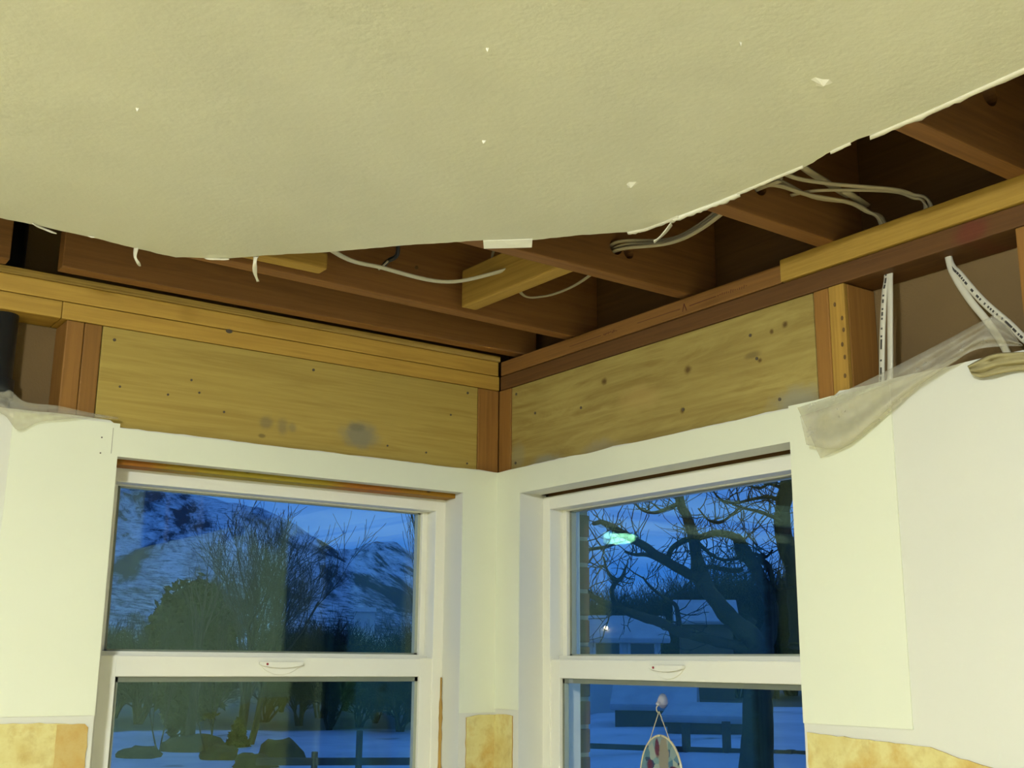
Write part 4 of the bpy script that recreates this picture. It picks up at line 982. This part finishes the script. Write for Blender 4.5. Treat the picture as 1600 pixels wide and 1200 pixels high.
# sheds and houses
def house(name, px, D, w, dpt, hw, hr, rz, wallm, label, cat='shed', wins=(), eave=.25, base=None, lit=None):
    p = gp(px, D)
    if base is not None: p.z = base
    e = empty(name, p); e.rotation_euler.z = rz
    bm = bmesh.new(); bx(bm, -w/2, w/2, -dpt/2, dpt/2, -5 if base is not None else -1.2, hw); 
    obj('walls', bm, M[wallm], e)
    bm = bmesh.new(); v = [bm.verts.new(c) for c in ((-w/2, -dpt/2, hw), (-w/2, dpt/2, hw), (-w/2, 0, hw+hr), (w/2, -dpt/2, hw), (w/2, dpt/2, hw), (w/2, 0, hw+hr))]
    bm.faces.new((v[0], v[2], v[1])); bm.faces.new((v[3], v[4], v[5])); bm.faces.new((v[0], v[1], v[4], v[3])); bm.faces.new((v[0], v[3], v[5], v[2])); bm.faces.new((v[1], v[2], v[5], v[4])); obj('gable', bm, M[wallm], e)
    for sg in (-1, 1):
        ln = math.hypot(dpt/2, hr); ang = math.atan2(hr, dpt/2)
        bm = bmesh.new(); bx(bm, -w/2-eave, w/2+eave, 0, ln+eave, 0, .16, .05); ob = obj('snowy_roof', bm, M['roof_snow'], e)
        ob.location = (0, 0, hw+hr); ob.rotation_euler = (-ang, 0, 0) if sg > 0 else (-ang, 0, math.pi)
        ob['label'] = 'roof slope under thick snow'
    for (x, z, ww, hh) in wins:
        bm = bmesh.new(); bx(bm, x-ww/2, x+ww/2, -dpt/2-.05, -dpt/2+.02, z, z+hh, .01); f = obj('window', bm, M['roof_snow'], e)
        bm = bmesh.new(); bx(bm, x-ww/2+.08, x+ww/2-.08, -dpt/2-.06, -dpt/2-.04, z+.08, z+hh-.08); obj('pane', bm, M['pane_dark'], f)
    return tag(e, label, cat)
az_r = math.radians(-42)
house('garden_shed', 962, 34, 2.3, 2.2, zt(965, 1000, 34)-gp(962, 34).z, .55, az_r+.10, 'siding', 'pale garden shed with framed windows under a snowy roof', 'shed', ((-.3, 1.1, .8, .8), (.65, 1.1, .8, .8)))
house('barn', 1102, 46, 1.9, 3, zt(1100, 974, 46)-gp(1100, 46).z, .75, az_r, 'brownwall', 'low dark barn with a snowy roof behind the gnarled tree', 'barn')
house('house', 975, 60, 2.0, 4, zt(970, 985, 60)-gp(975, 60).z, .7, az_r+.3, 'brownwall', 'dark far house under snow behind the pale shed', 'house')
house('lean_to', 1025, 27, 1.6, 3.2, zt(1025, 1104, 27)-gp(1025, 27).z, .75, az_r-.05, 'brownwall', 'dark lean-to with a broad snowy roof beside the fence', 'shed', eave=.1)
house('woodshed', 1112, 24, 1.5, 1.5, zt(1112, 1126, 24)-gp(1112, 24).z, .20, az_r-.25, 'brownwall', 'small dark woodshed with a thin snowy roof', 'shed', eave=.1)
house('farmhouse', 568, 210, 3.6, 3, 1.5, .7, math.radians(-28), 'siding', 'pale farmhouse among the bare thicket', 'house', base=zt(568, 970, 210))
# porch light on the far shed
bm = bmesh.new(); bmesh.ops.create_uvsphere(bm, u_segments=10, v_segments=8, radius=.055)
em_ = bpy.data.materials.new('warm_bulb'); em_.use_nodes = True; em_.node_tree.nodes['Principled BSDF'].inputs['Emission Color'].default_value = (1, .85, .5, 1); em_.node_tree.nodes['Principled BSDF'].inputs['Emission Strength'].default_value = 5
pl = empty('yard_light', gp(947, 33.0)); top = at(947, 981, 33.0)
vs, fs = [], []; tube(vs, fs, [Vector((0, 0, -.2)), Vector((0, 0, top.z-pl.location.z))], .03, 6); pyobj('pole', vs, fs, M['fence'], pl)
ob = obj('bulb', bm, em_, pl, True); ob.location = (0, 0, top.z-pl.location.z)
tag(pl, 'small yard light glowing beside the pale shed', 'light')

# ---- the gnarled old tree outside the right-hand window
D0 = 15.5; PXM = D0/F_PX
gt = empty('gnarled_tree', gp(1185, D0))
gt_loc = gt.location.copy()
limbs = [  # (name, [(px, py, radius px, depth offset m)])
 ('trunk', [(1182, 1260, 28, 0), (1183, 1160, 24, 0), (1185, 1090, 22, 0), (1187, 1040, 22, 0), (1188, 1012, 21, 0), (1190, 995, 17, 0)]),
 ('limb', [(1184, 1012, 17, 0), (1165, 988, 15, -.1), (1138, 962, 13.5, -.2), (1112, 930, 12, -.3), (1095, 900, 12, -.3), (1088, 870, 9.5, -.25), (1083, 840, 8.5, -.2), (1074, 810, 8, -.1), (1064, 790, 7, 0), (1062, 765, 7, .1), (1070, 735, 6, .2), (1066, 700, 5, .3), (1075, 655, 4, .4), (1060, 600, 2.5, .5)]),
 ('limb', [(1192, 1010, 17, 0), (1203, 985, 12, .1), (1205, 950, 11, .2), (1196, 920, 10.5, .3), (1183, 893, 9.5, .3), (1172, 875, 10, .3), (1163, 862, 12, .3), (1156, 848, 10, .3), (1149, 838, 7, .25)]),
 ('limb', [(1152, 842, 7, .25), (1138, 835, 5.5, .2), (1115, 833, 5.5, .1), (1092, 838, 5, 0), (1070, 844, 4.5, -.1), (1052, 856, 4.5, -.2), (1046, 872, 4, -.2), (1044, 884, 2.5, -.2)]),
 ('limb', [(1262, 1010, 30, .6), (1254, 950, 22, .6), (1242, 890, 16, .5), (1228, 850, 14, .4), (1222, 820, 13, .4), (1224, 790, 11.5, .3), (1230, 760, 12.5, .3), (1233, 730, 13, .3), (1240, 690, 10, .3), (1236, 640, 7, .2), (1255, 580, 4, .2)]),
 ('limb', [(1092, 905, 9, -.3), (1070, 894, 7.5, -.5), (1045, 880, 6.5, -.6), (1022, 864, 6.5, -.8), (1004, 852, 6, -.9), (985, 840, 5.5, -1), (965, 828, 5, -1.1), (948, 819, 4.5, -1.1), (938, 815, 3.5, -1.1), (928, 818, 3, -1.2)]),
 ('limb', [(1062, 890, 5, -.5), (1040, 880, 4, -.3), (1015, 868, 3.5, -.2), (995, 868, 3, -.1), (978, 862, 2, 0)]),
 ('limb', [(1170, 1012, 9, 0), (1110, 1000, 8, -.4), (1060, 985, 7, -.8), (1030, 972, 7, -1), (1005, 965, 6.5, -1.2), (985, 957, 6, -1.3), (965, 948, 5, -1.4), (945, 942, 4.5, -1.5), (925, 932, 3.5, -1.6), (908, 918, 2.5, -1.7), (895, 900, 2, -1.7)]),
 ('limb', [(960, 946, 4, -1.4), (957, 925, 3.5, -1.4), (960, 910, 3.5, -1.4), (950, 892, 2, -1.4), (942, 870, 1.2, -1.5)]),
 ('limb', [(959, 911, 3, -1.4), (970, 902, 3, -1.4), (980, 885, 1.5, -1.3)]),
 ('limb', [(1062, 985, 4, -.8), (1058, 950, 3.5, -.7), (1040, 935, 2.5, -.7), (1018, 918, 2.2, -.8), (1005, 902, 1.3, -.9)]),
 ('limb', [(880, 852, 3, -1.8), (912, 858, 2.6, -1.7), (940, 855, 2.4, -1.6), (962, 850, 1.8, -1.5)]),
 ('limb', [(1222, 815, 4, .3), (1205, 806, 3, .2), (1188, 800, 2.6, .1), (1165, 795, 2.2, 0), (1145, 788, 1.6, -.1)]),
 ('limb', [(1222, 788, 3.5, .3), (1205, 777, 3, .2), (1180, 778, 2.5, .1), (1155, 785, 2.2, 0), (1135, 785, 2.6, 0), (1120, 776, 1.8, -.1), (1113, 763, 1.2, -.1)]),
 ('limb', [(1158, 790, 2, 0), (1140, 808, 2, -.1), (1122, 818, 2.6, -.1), (1105, 812, 1.6, -.1), (1092, 795, 1, -.1)]),
 ('limb', [(1224, 762, 3, .3), (1205, 757, 2.6, .2), (1185, 762, 2.2, .1), (1168, 757, 1.6, .1), (1165, 745, 1, .1)]),
 ('limb', [(1170, 876, 6, .3), (1186, 875, 5, .3), (1200, 885, 5, .3), (1206, 900, 4.5, .3), (1210, 915, 4, .3), (1222, 922, 2.5, .4), (1240, 918, 2, .4)]),
 ('limb', [(1160, 890, 4, .3), (1140, 892, 4, .2), (1115, 886, 3.2, .1), (1095, 884, 2.6, 0)]),
 ('limb', [(1092, 850, 3.5, -.2), (1105, 862, 2.8, -.1), (1120, 872, 2.4, 0), (1138, 876, 2.2, .1), (1158, 872, 3, .2)]),
 ('limb', [(1172, 1000, 9, 0), (1170, 980, 8, .1), (1178, 968, 6, .1)]),
 ('limb', [(1062, 785, 4, 0), (1040, 796, 3, -.1), (1015, 800, 2.4, -.3), (998, 792, 1.8, -.4), (990, 775, 1.2, -.5)]),
 ('limb', [(1165, 868, 4, .3), (1180, 865, 3, .35), (1195, 872, 2.2, .4), (1208, 860, 1.4, .45)]),
]
rs = random.Random(77); twv, twf = [], []
for nm, pts in limbs:
    P3 = [at(px, py, D0+dz)-gt_loc for px, py, r, dz in pts]; RR = [r*PXM for *_, r, dz in pts]
    sm = catmull(P3, 5); rr = []
    for i in range(len(RR)-1):
        for k in range(5): rr.append(RR[i]+(RR[i+1]-RR[i])*k/5)
    rr.append(RR[-1])
    sm = [p+Vector((noise.noise(p*5), noise.noise(p*5+Vector((9, 0, 0))), noise.noise(p*5+Vector((0, 9, 0)))))*.02 for p in sm]
    rr = [r*(1+.14*noise.noise(p*6)) for r, p in zip(rr, sm)]
    vs, fs = [], []; tube(vs, fs, sm, rr, 10); pyobj(nm, vs, fs, M['bark'], gt, True)
    if nm == 'trunk': continue
    # knobby upright twigs along each limb
    Ltot = sum((sm[i+1]-sm[i]).length for i in range(len(sm)-1)); cnt = int(Ltot*11)+4
    for k in range(cnt):
        i = rs.randrange(len(sm)//4 if rr[0] > .1 else 0, len(sm)-1); p = sm[i]; t = (sm[i+1]-sm[i]).normalized()
        s = Vector((rs.gauss(0, 1), rs.gauss(0, 1), rs.gauss(0, 1)+.35)); s = (s-s.dot(t)*t*.7).normalized()
        L = .25+.75*rs.random()**1.5; q = p.copy(); d = s; pp = [q.copy()]; r0_ = .005+.006*rs.random()
        for m_ in range(6):
            d = (d+Vector((rs.gauss(0, .28), rs.gauss(0, .28), rs.gauss(0, .28)+.10))).normalized(); q = q+d*L/6; pp.append(q.copy())
        tube(twv, twf, pp, [r0_*(1-.55*a/6) for a in range(7)], 4)
        for w_ in range(rs.randrange(0, 4)):
            a = rs.randrange(1, 6); q = pp[a].copy(); d = (pp[a]-pp[a-1]).normalized()+Vector((rs.gauss(0, .8), rs.gauss(0, .8), rs.gauss(0, .8)+.2)); d.normalize(); p2_ = [q.copy()]
            for m_ in range(4):
                d = (d+Vector((rs.gauss(0, .25), rs.gauss(0, .25), rs.gauss(0, .25)+.1))).normalized(); q = q+d*L*.11; p2_.append(q.copy())
            tube(twv, twf, p2_, [.0048, .0045, .004, .0036, .003], 3)
o_ = pyobj('twigs', twv, twf, M['twig_d'], gt); o_['kind'] = 'stuff'
tag(gt, 'old gnarled bare tree with knotted limbs outside the window', 'tree')
